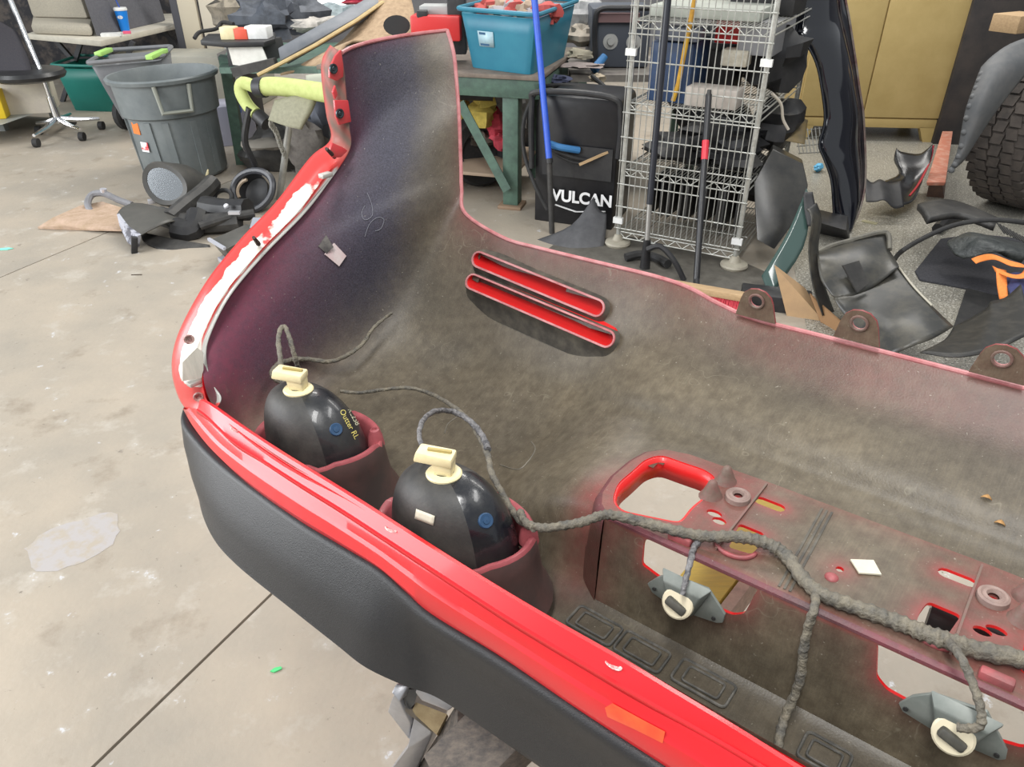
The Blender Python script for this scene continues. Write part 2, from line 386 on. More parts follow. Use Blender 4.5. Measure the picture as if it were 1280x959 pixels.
mb=MB(); mb.col=[]; idx={}
slit_px=[((600,324),(754,387),6.5),((592,353),(766,427),7.5)]
def slit_at(P,x0,dl): pass
PAD=[]
hole_l=(-.286,.286); hole_a=(-.066,.088)
CR=[[None]*(NV+1) for _ in range(NU+1)]
for i in range(NU+1):
    for j in range(NV+1):
        u=i/9; v=j/9
        P=shellpt(u,v); CR[i][j]=P
        l,a,h=P; n1=noise.noise(Vector((l*6,a*6,h*6)))*.5+noise.noise(Vector((l*17,a*17,h*17)))*.25
        wing=sm(.86,.97,l)*sm(-.03,.06,h) if u>11.3 else 0
        wing=sm(11.6,12.6,u)
        redn=(1.2*math.exp(-(v/(3.3-1.1*sm(14,16.5,u)))**2) if u>11.6 else .3*math.exp(-v/.6))*(1-.6*sm(15.0,16.8,u))*sm(11.2,12.6,u+.4*n1)
        redf=math.exp(-(10-v)/.32)*(.8-.15*wing)*(.75+.5*n1)
        # red runs along the far edge behind the tabs and across the far wall near the middle
        red_c=.34*sm(.33,.2,l)*sm(.255,.30,a)*(1-wing)+.12*sm(.3,.1,l)*math.exp(-((a-.27)/.02)**2)
        redtop=.35*math.exp(-((u-18)/.35)**2)
        r=max(redn*(.85+.5*n1),redf,red_c*(.8+n1),redtop)
        r=max(r,.75*math.exp(-((l-.3)/.03)**2)*math.exp(-((a+.03)/.06)**2)*sm(.3,.2,u*0+.1))
        d=(1-wing)*(.80+.45*n1)+wing*.10*(1+n1*2)+.55*wing*sm(6.2,9.3,v)
        d*=1-.38*sm(.205,.26,a)*sm(.42,.25,l)*(1-wing)
        if a<-.08 and wing<.5 and l<.35: d*=.65
        mb.col.append((max(0,min(1,r)),max(0,min(1,d)),1.0*wing*(1-sm(7,9,v))))
        mb.v.append(B(l,a,h))
from mathutils.bvhtree import BVHTree
m=NV+1
bvh=BVHTree.FromPolygons(mb.v,[(i*m+j,i*m+j+1,(i+1)*m+j+1,(i+1)*m+j) for i in range(NU) for j in range(NV)])
SL=[]
for (p,q,rp) in slit_px:
    SL.append(tuple((bvh.ray_cast(C_,ray(*x).normalized())[0],bvh.ray_cast(C_,ray(*x).normalized())[1]) for x in (p,q)))
def in_slit(P):
    w_=B(*P)
    for (a,na),(b,nb) in SL:
        d=b-a; t=max(.03,min(.97,(w_-a).dot(d)/d.length_squared))
        if (a+d*t-w_).length<.0105: return True
    return False
for i in range(NU):
    for j in range(NV):
        c=(CR[i][j]+CR[i+1][j+1])/2
        if hole_l[0]<c.x<hole_l[1] and hole_a[0]+.062*sm(.2,.3,abs(c.x))**2<c.y<hole_a[1]-.03*sm(.24,.28,abs(c.x)) and c.z<.05: continue
        if i>0 and in_slit(c): continue
        mb.f.append((i*m+j,i*m+j+1,(i+1)*m+j+1,(i+1)*m+j)); mb.mi.append(0)
shell=mb.build('inner_shell',M_in,bumper,sharp=60)
# rim along the far edge and round the wing
edge=[B(*CR[i][NV]) for i in range(0,NU+1)]
top=[B(*CR[NU][j]) for j in range(NV,-1,-1)]
rim=MB(); rim.tube(edge+top[1:],.0036,8); rim.build('edge_rim',M_rim,bumper)
# outer skin just outside the shell (the painted side)
sk=MB(); rows=[]
for i in range(0,NU+1,3):
    row=[]
    for j in range(0,NV+1,3):
        a=CR[min(i+1,NU)][j]-CR[max(i-1,0)][j]; b=CR[i][min(j+1,NV)]-CR[i][max(j-1,0)]; n=a.cross(b)
        n=n.normalized() if n.length>1e-9 else Vector((0,0,1))
        row.append((CR[i][j],n))
    rows.append(row)
sgn=1 if rows[5][10][1].z<0 else -1
for i in range(len(rows)-1):
    for j in range(len(rows[0])-1):
        q=[rows[i][j],rows[i][j+1],rows[i+1][j+1],rows[i+1][j]]; c=(q[0][0]+q[2][0])/2
        if hole_l[0]-.01<c.x<hole_l[1]+.01 and hole_a[0]-.01<c.y<hole_a[1]+.01: continue
        if c.y>.26 and .46<c.x<.84 and -.02<c.z<.125: continue
        sk.add([B(*(p+n*sgn*.004)) for p,n in q],[(0,1,2,3)])
sk.build('outer_skin',M_red,bumper,sharp=70)
# ---------------------------------------------------------------- vent slots in the far wall
for (p,na),(q,nb) in SL:
    r=.0128; nz=(na+nb).normalized()
    if nz.dot(C_-p)<0: nz=-nz
    x=(q-p).normalized(); nz=(nz-x*nz.dot(x)).normalized(); y=nz.cross(x)
    if y.z<0: y=-y
    p=p+x*r*.5; q=q-x*r*.5
    def ring(rr,dep,low=0):
        o=[]
        for e,s0 in ((q,-math.pi/2),(p,math.pi/2)):
            for i in range(11):
                t=s0+math.pi*i/10; sn=math.sin(t); o.append(e+x*rr*math.cos(t)+y*(rr*sn-(low if sn<0 else 0)*-sn)+nz*dep)
        return o
    ox=(BA*.97+BU*.10).normalized()
    s=MB(); s.grid([ring(r+.016,-.012,.020),ring(r+.008,-.002,.012),ring(r+.003,.012)],0,True); s.grid([ring(r+.003,.012),ring(r+.0025,.014),ring(r-.0005,.014),ring(r-.001,.012)],1,True); s.grid([ring(r-.001,.012),[v+ox*.075 for v in ring(r-.002,.012)]],2,True)
    s.build('vent_slot',[mat('dusty_dark_plastic',(.05,.045,.038),(.13,.115,.09),rough=.6,scale=30,contrast=(.4,.75)),M_rim,M_redin],bumper,sharp=50)
# ---------------------------------------------------------------- licence recess box
def px2(pts): return [locB(onB(x,y,'u',0))[:2] for x,y in pts]
outer=[(.262,-.066),(.276,-.056),(.287,-.036),(.294,.003),(.292,.045),(.285,.075),(.268,.095),(.235,.104),(.13,.108),(0,.108)]
outer=outer+[(-x,y) for x,y in outer[::-1][1:]]
h1=roundpoly(px2([(765,626),(772,605),(790,590),(806,575),(826,569),(860,581),(882,588),(897,600),(884,622),(866,636),(856,650),(848,655),(775,640)]),.012,3)
h4=roundpoly(px2([(924,655),(956,668),(950,682),(940,694),(910,685)]),.006)
el=lambda x,y,a,b,k=14:[(x+a*math.cos(2*math.pi*i/k),y+b*math.sin(2*math.pi*i/k)) for i in range(k)]
c2=px2([(889,641),(899,652),(962,631),(922,624)])
holes=[]
for sg in (1,-1):
    fl=lambda P:[(x*sg,y) for x,y in P]
    holes+= [fl(h1),fl(h4),fl(el(c2[1][0],c2[1][1],.009,.006)),fl(el(c2[0][0]-.004,c2[0][1],.010,.006)),fl(stadium(c2[2][0]-.012,c2[2][1],c2[2][0]+.012,c2[2][1],.0075,5)),fl(el(c2[3][0],c2[3][1],.0055,.004))]
holes.append(el(.0,.004,.0045,.0045,8))
# shelf under opening h1: only h1 overlaps need care
def maskt(x,y,mm):
    e=dseg(x,y,outer); k=1-min(1,abs(x)/.07)
    n1=noise.noise(Vector((x*30,y*30,0)))*.5
    r=max(mm*.95,.68*sm(.09,.14,abs(x))*(.8+n1),.4*math.exp(-e/.015)); return (min(1,r),.75+.4*n1+.2*k,.0)
plate(outer,holes,lambda x,y,d:B(x,y,.001-d),.004,step=.010,red=.012,name='licence_recess_panel',mats=[M_in,M_redin],parent=bumper,maskf=maskt,hole_depth=.004)
# deep red wall round the far side of each plate opening
for sg in (1,-1):
    wl=MB(); pts=[(x*sg*1.0,y) for x,y in h1]; cx=sum(p[0] for p in pts)/len(pts); cy=sum(p[1] for p in pts)/len(pts)
    seg=pts+pts[:1]
    wl.grid([[B(x,y,.0) for x,y in seg],[B(x,y,-.034) for x,y in seg]],0)
    wl.build('opening_wall',M_redin,bumper,solid=.003)
# rounded front edge and front face with lamp holes
fr=MB(); fr.col=[]; rows=[]
fl_=[(l,) for l in [x/100 for x in range(-29,30)]]
prof=[(-.066,.001),(-.0690,.0),(-.0712,-.0018),(-.0718,-.005)]
def face_outer():
    return [(.262,-.0095),(.288,-.0095),(.30,-.05),(.306,-.122),(-.306,-.122),(-.30,-.05),(-.288,-.0095),(-.262,-.0095)]
def endround(l):
    return 0.0
xs=[-.265+.53*i/60 for i in range(61)]
for a,u in prof:
    rows.append([B(x,a,u) for x in xs])
for a,u in prof:
    for x in xs: fr.col.append(((.75-.5*sm(.06,.0,abs(x)))*(.9+.5*noise.noise(Vector((x*20,0,1)))),.25,.5))
fr.grid(rows); fr.build('recess_front_edge',M_in,bumper)
ff=[locB(onB(x,y,'a',-.073)) for x,y in [(808,664),(950,724),(944,742),(932,765),(918,766),(880,750),(825,719),(804,704),(804,680)]]
hole=roundpoly([(x,max(-.105,min(-.0068,u))) for x,_,u in ff],.004,2)
fo=[(.262,-.005),(.262,-.142),(-.262,-.142),(-.262,-.005)]
def facefn(x,y,d):
    k=sm(.20,.30,abs(x)); t=(y+.01)/-.11
    return B(x,-.0718-.014*t+d,y)
def maskf(x,y,mm):
    n1=noise.noise(Vector((x*25,y*25,3)))*.5
    return (min(1,max(mm,.28*math.exp(-abs(y+.01)/.02)+.55*sm(.21,.28,abs(x)))*(.9+n1)),.95+.5*n1,0)
plate(fo,[hole,[(-x,y) for x,y in hole]],facefn,.004,step=.010,red=.012,name='recess_front_face',mats=[M_in,M_redin],parent=bumper,maskf=maskf)
# curved ends joining the top, face and floor
for sg in (1,-1):
    en=MB(); en.col=[]; rows=[]
    topc=[(.262,-.066),(.276,-.056),(.287,-.036),(.294,.003),(.292,.045),(.285,.075),(.268,.095),(.235,.104)]; nrm_=[(.0,-1),(.6,-.85),(.95,-.45),(1,-.1),(1,.1),(.9,.4),(.6,.7),(.1,.8)]
    def off(k,o):
        x,y=topc[k]; n=Vector(nrm_[k]); return (x+n.x*o,y+n.y*o)
    for o,z in ((0,.001),(.005,-.002),(.009,-.010),(.013,-.03),(.018,-.07),(.024,-.14)):
        rows.append([]); 
        for k in range(len(topc)):
            q=off(k,o); zz=z if k<2 else max(z,-.09) if k==2 else max(z,-.045) if k==3 else max(z,-.022); rows[-1].append(B(q[0]*sg,q[1],zz)); en.col.append((.6 if o<.012 else .35,.35,.4 if o<.012 else 0))
    en.grid(rows); en.build('recess_end',M_in,bumper)
for sg in (1,-1):
    wq=MB(); c=B(sg*c2[3][0],c2[3][1],.001)
    wq.lathe([(.0055,.004),(.0075,.0075),(.0095,.007),(.011,.0062),(.013,.0075),(.0155,.006),(.0165,-.002)],c,BU,24,sx=1.0)
    wq.build('boss',mat('dusty_boss_plastic',(.30,.21,.18),(.22,.15,.13),rough=.6,scale=50),bumper)
    for (x,y) in px2([(907,602),(889,620)]):
        k=MB(); k.lathe([(.016,-.001),(.0125,.004),(.0075,.016),(.0055,.022),(.003,.0245),(.0004,.025)],B(sg*(x),y,0),BU,14); k.build('locating_peg',M_bracket,bumper)
    x,y=px2([(880,697)])[0]
    k=MB(); k.box((0,0,0),(.03,.012,.012)); k.v=[B(sg*.165,-.058,.004)+BL*v.x+BA*v.y+BU*v.z for v in k.v]; k.build('edge_tab',M_pink,bumper,bevel=.003)
    k=MB(); k.v=[]
    cc=[B(sg*(.108-.026*math.cos(t)),-.03-.022*math.sin(t),0) for t in [math.pi*i/12 for i in range(13)]]
    k.grid([[p+BU*.0 for p in cc],[p+BU*.006 for p in cc]]); k.build('slot_lip',M_pink,bumper,solid=.004)
    k=MB(); k.bar(B(sg*.124,.10,.0025),B(sg*.124,-.05,.0025),.0025,.005,BU); k.build('rib',M_bracket,bumper)
k=MB()
for dx in (-.006,.0,.006): k.bar(B(.045+dx,.095,.001),B(.038+dx,-.062,.001),.0028,.0025,BU)
k.build('groove_ribs',mat('dusty_dark_plastic',(.05,.05,.05)),bumper)
k=MB(); k.sphere(B(.003,-.014,.0),.008,sz=.6); k.build('locating_peg',M_pink,bumper)
# crease bead between recess and far wall, and the ridge above it
# paper square on the recess
st=[onB(x,y,'u',.004) for x,y in [(1063,699),(1092,700),(1102,718),(1074,716)]]
k=MB(); k.prism(st,BU*-.002); k.build('paper_label',M_paper,bumper)
# paper flap with dark notch on the wing
onW=lambda x,y,d:bvh.ray_cast(C_,ray(x,y).normalized())[0]-ray(x,y).normalized()*d
fq=[onW(x,y,.004) for x,y in [(406,318),(418,304),(433,320),(424,333)]]
k=MB(); k.prism(fq,BL*.0015); k.build('paper_label',mat('faded_pink_paper',(.62,.54,.52),(.55,.40,.40),rough=.8,scale=40),bumper)
fq=[onW(x,y,z) for x,y,z in [(398,308,.002),(408,294,.002),(417,309,.012),(408,317,.005)]]
k=MB(); k.prism(fq,BL*.001); k.build('tape_flap',mat('dark_tape',(.03,.026,.026),(.10,.09,.08),rough=.7,scale=60),bumper)
# three bolt tabs on the far edge
for (x,y) in ((944,383),(1072,411),(1250,456)):
    c=L3(onB(x,y,'a',.300)); s=.0255
    o=[(-s*1.2,-.023),(-s*.95,.006),(-s*.8,.016),(-s*.45,.024),(0,.0265),(s*.45,.024),(s*.8,.016),(s*.95,.006),(s*1.2,-.023)]
    plate(o,[el(0,.007,.0095,.0095,18)],lambda px,py,d,c=c:B(c.x+px,c.y+d+.004-.12*py,c.z+py),.004,step=.012,red=.02,name='bolt_tab',mats=[M_in,M_rim],parent=bumper,maskf=lambda px,py,mm:(.16,1.0,0))
    k=MB(); k.tube([B(c.x+.0105*math.cos(t*.35),c.y+.003-.12*(.007+.0105*math.sin(t*.35)),c.z+.007+.0105*math.sin(t*.35)) for t in range(18)],.002,6,closed=True); k.build('hole_rim',M_bracket,bumper)
# pressed rectangles in the trough
M_press=mat('dusty_dark_plastic',(.05,.05,.05))
for (x0,y0,x1,y1) in ((717,766,770,797),(777,796,829,832),(848,832,912,874),(1003,928,1060,960)):
    a=L3(onB(x0,y0,'u',-.137)); b=L3(onB(x1,y1,'u',-.137)); c=(a+b)/2; hl=abs(a.x-b.x)/2; k=MB()
    for s_,r0 in ((1,.0018),(.66,.0015)):
        o=roundpoly([(-hl*s_,-.018*s_),(hl*s_,-.018*s_),(hl*s_,.018*s_),(-hl*s_,.018*s_)],.006*s_,3)
        k.tube([B(c.x+p[0],c.y+p[1],-.1375) for p in o],r0,6,closed=True)
    k.build('pressed_frame',mat('worn_press_edge',(.07,.068,.062),(.17,.16,.14),rough=.5,scale=50,contrast=(.45,.7)),bumper)

def onshell(x,y,d=.001):
    r=ray(x,y).normalized(); return bvh.ray_cast(C_,r)[0]-r*d
M_chalk=mat('faint_chalk_line',(.20,.20,.23),rough=.9)
for pts in ([(459,241),(465,257),(465,270),(456,275),(452,267),(456,257)],[(456,296),(462,280),(472,272),(480,275),(476,286),(469,289)]):
    k=MB(); k.tube([onshell(p.x,p.y) for p in curve([(x,y,0) for x,y in pts],5)],.0006,4); k.build('chalk_mark',M_chalk,bumper)
for pts in ([(664,552),(669,562),(660,577),(647,587),(625,581)],[(572,521),(560,530),(556,542)]):
    k=MB(); k.tube([onshell(p.x,p.y,.0004) for p in curve([(x,y,0) for x,y in pts],5)],.0011,5); k.build('moulded_ridge',mat('worn_ridge',(.17,.15,.115),(.11,.10,.08),rough=.5,scale=40),bumper)
for i,(x,y,s_,lb) in enumerate(((1233,623,1,'small curled tan leaf on the inner far wall of the bumper, upper of two'),(1250,655,-1,'small curled tan leaf on the bumper floor, lower of two'))):
    p=onshell(x,y,.004); k=MB(); k.grid([[p+BL*(.012*(t/4-.5)*s_)+BU*(.004*math.sin(t*.8))+BA*w_*(1-abs(t-2)/2.4) for t in range(5)] for w_ in (-.004,0,.004)]); tag(k.build('dry_leaf',mat('tan_leaf',(.40,.22,.08),rough=.8),solid=.0006),lb,'leaf')
# ---------------------------------------------------------------- red lip and mounting flange
T=[(252,499),(266,506),(300,530),(345,560),(400,594),(450,625),(500,657),(595,717),(680,768),(770,819),(840,861),(920,909),(992,954),(1120,1032)]
Tl=[L3(onB(*p,'u',.030)) for p in T]
Mid=[(245,512),(258,522),(290,552),(330,578),(375,607),(425,638),(480,674),(570,733),(650,784),(740,838),(805,876),(880,918),(960,965),(1090,1045)]
Ml=[L3(onB(*p,'u',.014)) for p in Mid]
lip=MB(); N=90; rows=[]
for k in range(N+1):
    t=cr(Tl,k/N*13); m_=cr(Ml,k/N*13)
    rows.append([B(*(t+Vector((0,.008,-.022)))),B(*(t+Vector((0,.006,-.006)))),B(*(t+Vector((0,.002,-.001)))),B(*(t+Vector((0,-.003,0)))),B(*t.lerp(m_,.55)),B(*(m_+Vector((0,.003,.0005)))),B(*m_),B(*(m_+Vector((0,-.0008,-.006))))])
lip.grid(rows); 
# squared end of the upper band
e=rows[0]; lip.add([e[0],e[1],e[2],e[3],e[4],e[5],e[6],e[7]],[(0,1,2,3,4,5,6,7)])
lip_o=lip.build('top_lip',M_red,bumper,sharp=40,solid=.002)
Bp=[(232,508),(245,535),(270,567),(312,607),(375,652),(425,682),(475,712),(507,740),(540,769),(625,821),(720,886),(830,958),(960,1040)]
def bu(x): return -.04-.014*sm(470,545,x)
Bl=[L3(onB(*p,'u',bu(p[0]))) for p in Bp]
Mb=[(243,510),(256,520),(282,552-6),(320,572),(375,607),(425,638),(475,671),(510,694),(560,727),(650,784),(740,838),(850,902),(985,980)]
Mbl=[L3(onB(*p,'u',.012)) for p in Mb]
lo=MB(); rows=[]
for k in range(N+1):
    t=cr(Mbl,k/N*12); b=cr(Bl,k/N*12); c=(t+b)/2
    rows.append([B(*(t+Vector((0,.004,-.006)))),B(*t),B(*(t.lerp(b,.08)+Vector((0,-.003,0)))),B(*(t.lerp(b,.30)+Vector((0,-.0045,.0008)))),B(*(t.lerp(b,.36)+Vector((0,-.008,0)))),B(*(t.lerp(b,.7)+Vector((0,-.009,0)))),B(*b),B(*(b+Vector((0,.003,-.012)))),B(*(b+Vector((0,.010,-.035))))])
lo.grid(rows); band_o=lo.build('lower_band',M_red,bumper,sharp=28)
def raycast(o,x,y,lift=.0008):
    bpy.context.view_layer.update(); mi=o.matrix_world.inverted(); r=ray(x,y).normalized()
    ok,p,nrm,_=o.ray_cast(mi@C_,mi.to_3x3()@r)
    if not ok: return None,None
    n=(o.matrix_world.to_3x3()@nrm).normalized()
    if n.dot(r)>0: n=-n
    return o.matrix_world@p+n*lift,n
for (x,y) in ((293,537),(488,662),(766,832)):
    c=raycast(lip_o,x,y,-.0012)[0] or onB(x,y,'u',.0245); k=MB(); d=(onB(x+9,y+6,'u',.0245)-c).normalized(); w_=BU.cross(d)
    k.grid([[c+(d*.008*math.cos(t*.4488)+w_*.004*math.sin(t*.4488))*s+BU*z for t in range(14)] for s,z in ((1.35,.0015),(1.15,.0022),(.9,.0018),(.75,.001),(.05,.0008))],0,True)
    k.build('screw_slot',mat('worn_slot_primer',(.62,.50,.47),(.40,.10,.10),rough=.6,scale=220,contrast=(.45,.6)),bumper)
q=[raycast(band_o,x,y,.001)[0] for x,y in ((757,884),(766,879),(800,897),(832,914),(829,928),(795,911),(760,895))]
q=[p for p in q if p]
k=MB(); k.prism(q,-BU*.0008); k.build('reflector_sticker',mat('orange_sticker',(.72,.10,.025),(.66,.06,.02),rough=.3,coat=.4,scale=40),bumper)
def flange_mat():
    m=bpy.data.materials.new('red_flange_wear_and_glare'); m.use_nodes=True; nt=m.node_tree; p=nt.nodes['Principled BSDF']
    at=nn(nt,'ShaderNodeAttribute',attribute_name='mask'); sp=nn(nt,'ShaderNodeSeparateColor'); nt.links.new(at.outputs['Color'],sp.inputs[0]); tc=nn(nt,'ShaderNodeTexCoord')
    t=nn(nt,'ShaderNodeTexNoise'); t.inputs['Scale'].default_value=30; t.inputs['Detail'].default_value=5; nt.links.new(tc.outputs['Object'],t.inputs[0])
    a=nn(nt,'ShaderNodeMath',operation='ADD'); nt.links.new(sp.outputs['Red'],a.inputs[0]); nt.links.new(t.outputs[0],a.inputs[1])
    r=nn(nt,'ShaderNodeMapRange'); r.inputs[1].default_value=.94; r.inputs[2].default_value=1.0; nt.links.new(a.outputs[0],r.inputs[0])
    x=nn(nt,'ShaderNodeMix',data_type='RGBA'); x.inputs[6].default_value=(.66,.05,.045,1); x.inputs[7].default_value=(.80,.74,.66,1); nt.links.new(r.outputs[0],x.inputs[0])
    y=nn(nt,'ShaderNodeMix',data_type='RGBA'); y.inputs[7].default_value=(.17,.125,.10,1); nt.links.new(x.outputs[2],y.inputs[6]); nt.links.new(sp.outputs['Green'],y.inputs[0])
    z=nn(nt,'ShaderNodeMix',data_type='RGBA'); z.inputs[7].default_value=(.42,.42,.39,1); nt.links.new(y.outputs[2],z.inputs[6]); nt.links.new(sp.outputs['Blue'],z.inputs[0])
    nt.links.new(z.outputs[2],p.inputs['Base Color']); p.inputs['Coat Weight'].default_value=.12
    q=nn(nt,'ShaderNodeMapRange'); q.inputs[3].default_value=.32; q.inputs[4].default_value=.85; nt.links.new(sp.outputs['Green'],q.inputs[0]); nt.links.new(q.outputs[0],p.inputs['Roughness'])
    return m
M_fl=flange_mat()
FL=[((427,66),(414,57)),((431,95),(404,75)),((434,130),(403,100)),((437,160),(409,145)),((437,188),(414,176)),((408,232),(388,200)),((380,268),(346,255)),((331,318),(303,300)),((289,368),(262,350)),((264,415),(231,403)),((257,445),(217,440)),((264,478),(215,472)),((276,497),(223,502)),((268,512),(234,518))]
fa=[];fb=[]
for i,(a,b) in enumerate(FL):
    l=[.985,.985,.985,.985,.985,.985,.98,.975,.965,.958,.95,.935,.915,.90][i]
    fa.append(L3(onB(*a,'l',l-.003))); fb.append(L3(onB(*b,'l',l+[.02,.03,.035,.035,.035,.035,.035,.035,.04,.05,.065,.075,.085,.08][i])))
f=MB(); f.col=[]; rows=[]; K=110; CS=(0,.06,.12,.22,.30,.40,.55,.70,.80,.88,.95,1.0)
for k in range(K+1):
    s=k/K*13; a=cr(fa,s); b=cr(fb,s); row=[]
    for c in CS:
        p=a.lerp(b,c); z=0
        if s>4.5: z=.006*(sm(.18,.26,c)-sm(.74,.84,c))-(.012*sm(.92,1,c))+.004*math.sin(c*3.1)
        else: z=.008*math.sin(c*3.1)-.01*sm(.85,1,c)
        row.append(B(*(p+Vector((-z,-z*.6,0)))))
        wh=(.60*sm(4.5,5.6,s)*(1-sm(10.5,12.0,s))*sm(.12,.3,c)*(1-sm(.72,.9,c))+.36*sm(9,9.6,s)*(1-sm(10.8,11.4,s))*(1-sm(.5,.7,c)))  # white streaks: worn primer, plus gloss glare put into the colour
        if s>11.2: wh=.25*sm(.88,.98,c)
        dusty=(1.0*(1-sm(3.7,4.7,s)))*(.86+.14*math.sin(s*7+c*5))-.5*sm(.86,1,c)+.12*(s>11)
        f.col.append((wh,max(0,min(1,dusty)),1.0 if c<.2 and 4.6<s<12.4 else 0))
    rows.append(row)
f.grid(rows); f.build('mounting_flange',M_fl,bumper,sharp=45,solid=.002)
# red bolt plates on the upper flange
for poly,hole in (([(424,62),(427,80),(427,96),(419,101),(410,97),(410,86),(417,70)],(417,86,5.0)),([(417,106),(420,118),(417,124),(414,115)],None),([(416,125),(433,125),(437,152),(422,156),(418,146)],(425,142,4.6))):
    q=[onB(x,y,'l',.984) for x,y in poly]; k=MB(); k.prism(q,-BL*.005); k.build('bolt_plate',mat('dusty_red_paint',(.60,.04,.05),(.45,.06,.06),rough=.35,scale=30,coat=.3),bumper,bevel=.001)
    if hole:
        c=onB(hole[0],hole[1],'l',.977); k=MB(); k.lathe([(.0082,-.002),(.0082,.0012),(.0062,.0016),(.004,.0006),(.003,.0015),(.0003,.0015)],c,-BL,18); k.build('bolt',mat('dark_bolt',(.02,.025,.03),(.06,.08,.09),rough=.35,metal=.5,scale=80),bumper)
q=[onB(x,y,'l',.97) for x,y in ((413,178),(427,184),(432,188),(424,196),(414,197),(410,188))]
k=MB(); k.prism(q,-BL*.006); k.build('clip_tab',mat('dusty_red_paint',(.6,.04,.05)),bumper,bevel=.001)
for p0,p1 in (((408,186),(418,196)),((317,297),(323,305))):
    k=MB(); k.cyl(onB(*p0,'l',.95),onB(*p1,'l',.975),.003,.0042,8); k.build('clip_pin',mat('rusty_pin',(.06,.035,.03),rough=.7),bumper)
for x,y in ((238,425),(250,497)):
    c=onB(x,y,'l',.955 if y<450 else .94); k=MB(); k.lathe([(.0085,.0),(.0075,.003),(.005,.002),(.004,-.001),(.0002,-.002)],c+BL*.004,(-BL-BA*.6),14); k.build('screw_hole_collar',mat('screw_hole_dark',(.16,.04,.04),(.55,.40,.36),rough=.5,scale=120),bumper)
for x,y in ((407,219),(243,478)):
    c=onB(x,y,'l',.945); k=MB(); k.box(c,(.022,.014,.008),rz=.9); k.build('metal_clip',mat('dull_clip_metal',(.5,.48,.44),rough=.45,metal=.4),bumper,bevel=.002)
q=[onB(x,y,'l',.94) for x,y in ((227,452),(245,434),(253,440),(253,462),(250,472),(227,476))]
k=MB(); k.prism([p for p in q],-BL*.003); k.build('primer_patch',mat('bare_primer',(.74,.71,.62),(.60,.58,.5),rough=.6,scale=20,stretch=((1,6,1),.6)),bumper)
# ---------------------------------------------------------------- black lower valance
tp=[(1.035,-.165,-.045),(1.01,-.205,-.045),(.965,-.238,-.046),(.90,-.264,-.046),(.82,-.282,-.046),(.73,-.291,-.046),(.60,-.297,-.046),(.50,-.2975,-.046),(.452,-.297,-.047),(.405,-.292,-.053),(.36,-.287,-.060),(.25,-.287,-.060),(.1,-.288,-.060),(-.1,-.288,-.060),(-.3,-.287,-.06)]
bt=[(1.01,-.15,-.125),(.985,-.20,-.13),(.94,-.245,-.135),(.88,-.285,-.14),(.80,-.315,-.145),(.72,-.327,-.148),(.60,-.331,-.150),(.50,-.332,-.155),(.445,-.331,-.160),(.39,-.318,-.166),(.345,-.304,-.170),(.25,-.301,-.171),(.1,-.301,-.17),(-.1,-.301,-.17),(-.3,-.30,-.17)]
_b=sorted(((p.x,p.y,p.z) for p in Bl),key=lambda p:p[0])
def bedge(l):
    if l<=_b[0][0]: return _b[0][1],_b[0][2]
    for p,q in zip(_b,_b[1:]):
        if p[0]<=l<=q[0]:
            t=(l-p[0])/(q[0]-p[0]); return p[1]+(q[1]-p[1])*t,p[2]+(q[2]-p[2])*t
    return _b[-1][1],_b[-1][2]
for i,p in enumerate(tp):
    if p[0]<.93: a_,u_=bedge(p[0]); gap=.008*sm(.72,.9,p[0]); tp[i]=(p[0],a_-.0065-gap,u_-.003-gap*.4)
v=MB(); rows=[]; K=140
for k in range(K+1):
    s=k/K*14; a=cr([Vector(p) for p in tp],s); b=cr([Vector(p) for p in bt],s)
    row=[a+Vector((0,.035,-.035)),a+Vector((0,.016,-.012)),a+Vector((0,.012,.0045)),a+Vector((0,.006,.006)),a+Vector((0,.001,.0045)),a+Vector((0,-.002,0)),a.lerp(b,.06)+Vector((0,-.003,0)),a.lerp(b,.3)+Vector((0,-.008+.012*sm(8,10,s),0)),a.lerp(b,.6)+Vector((0,-.008+.013*sm(8,10,s),0)),a.lerp(b,.94),b,b+Vector((0,.006,-.006)),b+Vector((0,.05,-.006))]
    rows.append([B(*p) for p in row])
v.grid(rows); v.build('lower_valance',M_valance,bumper,sharp=50,solid=.0025)
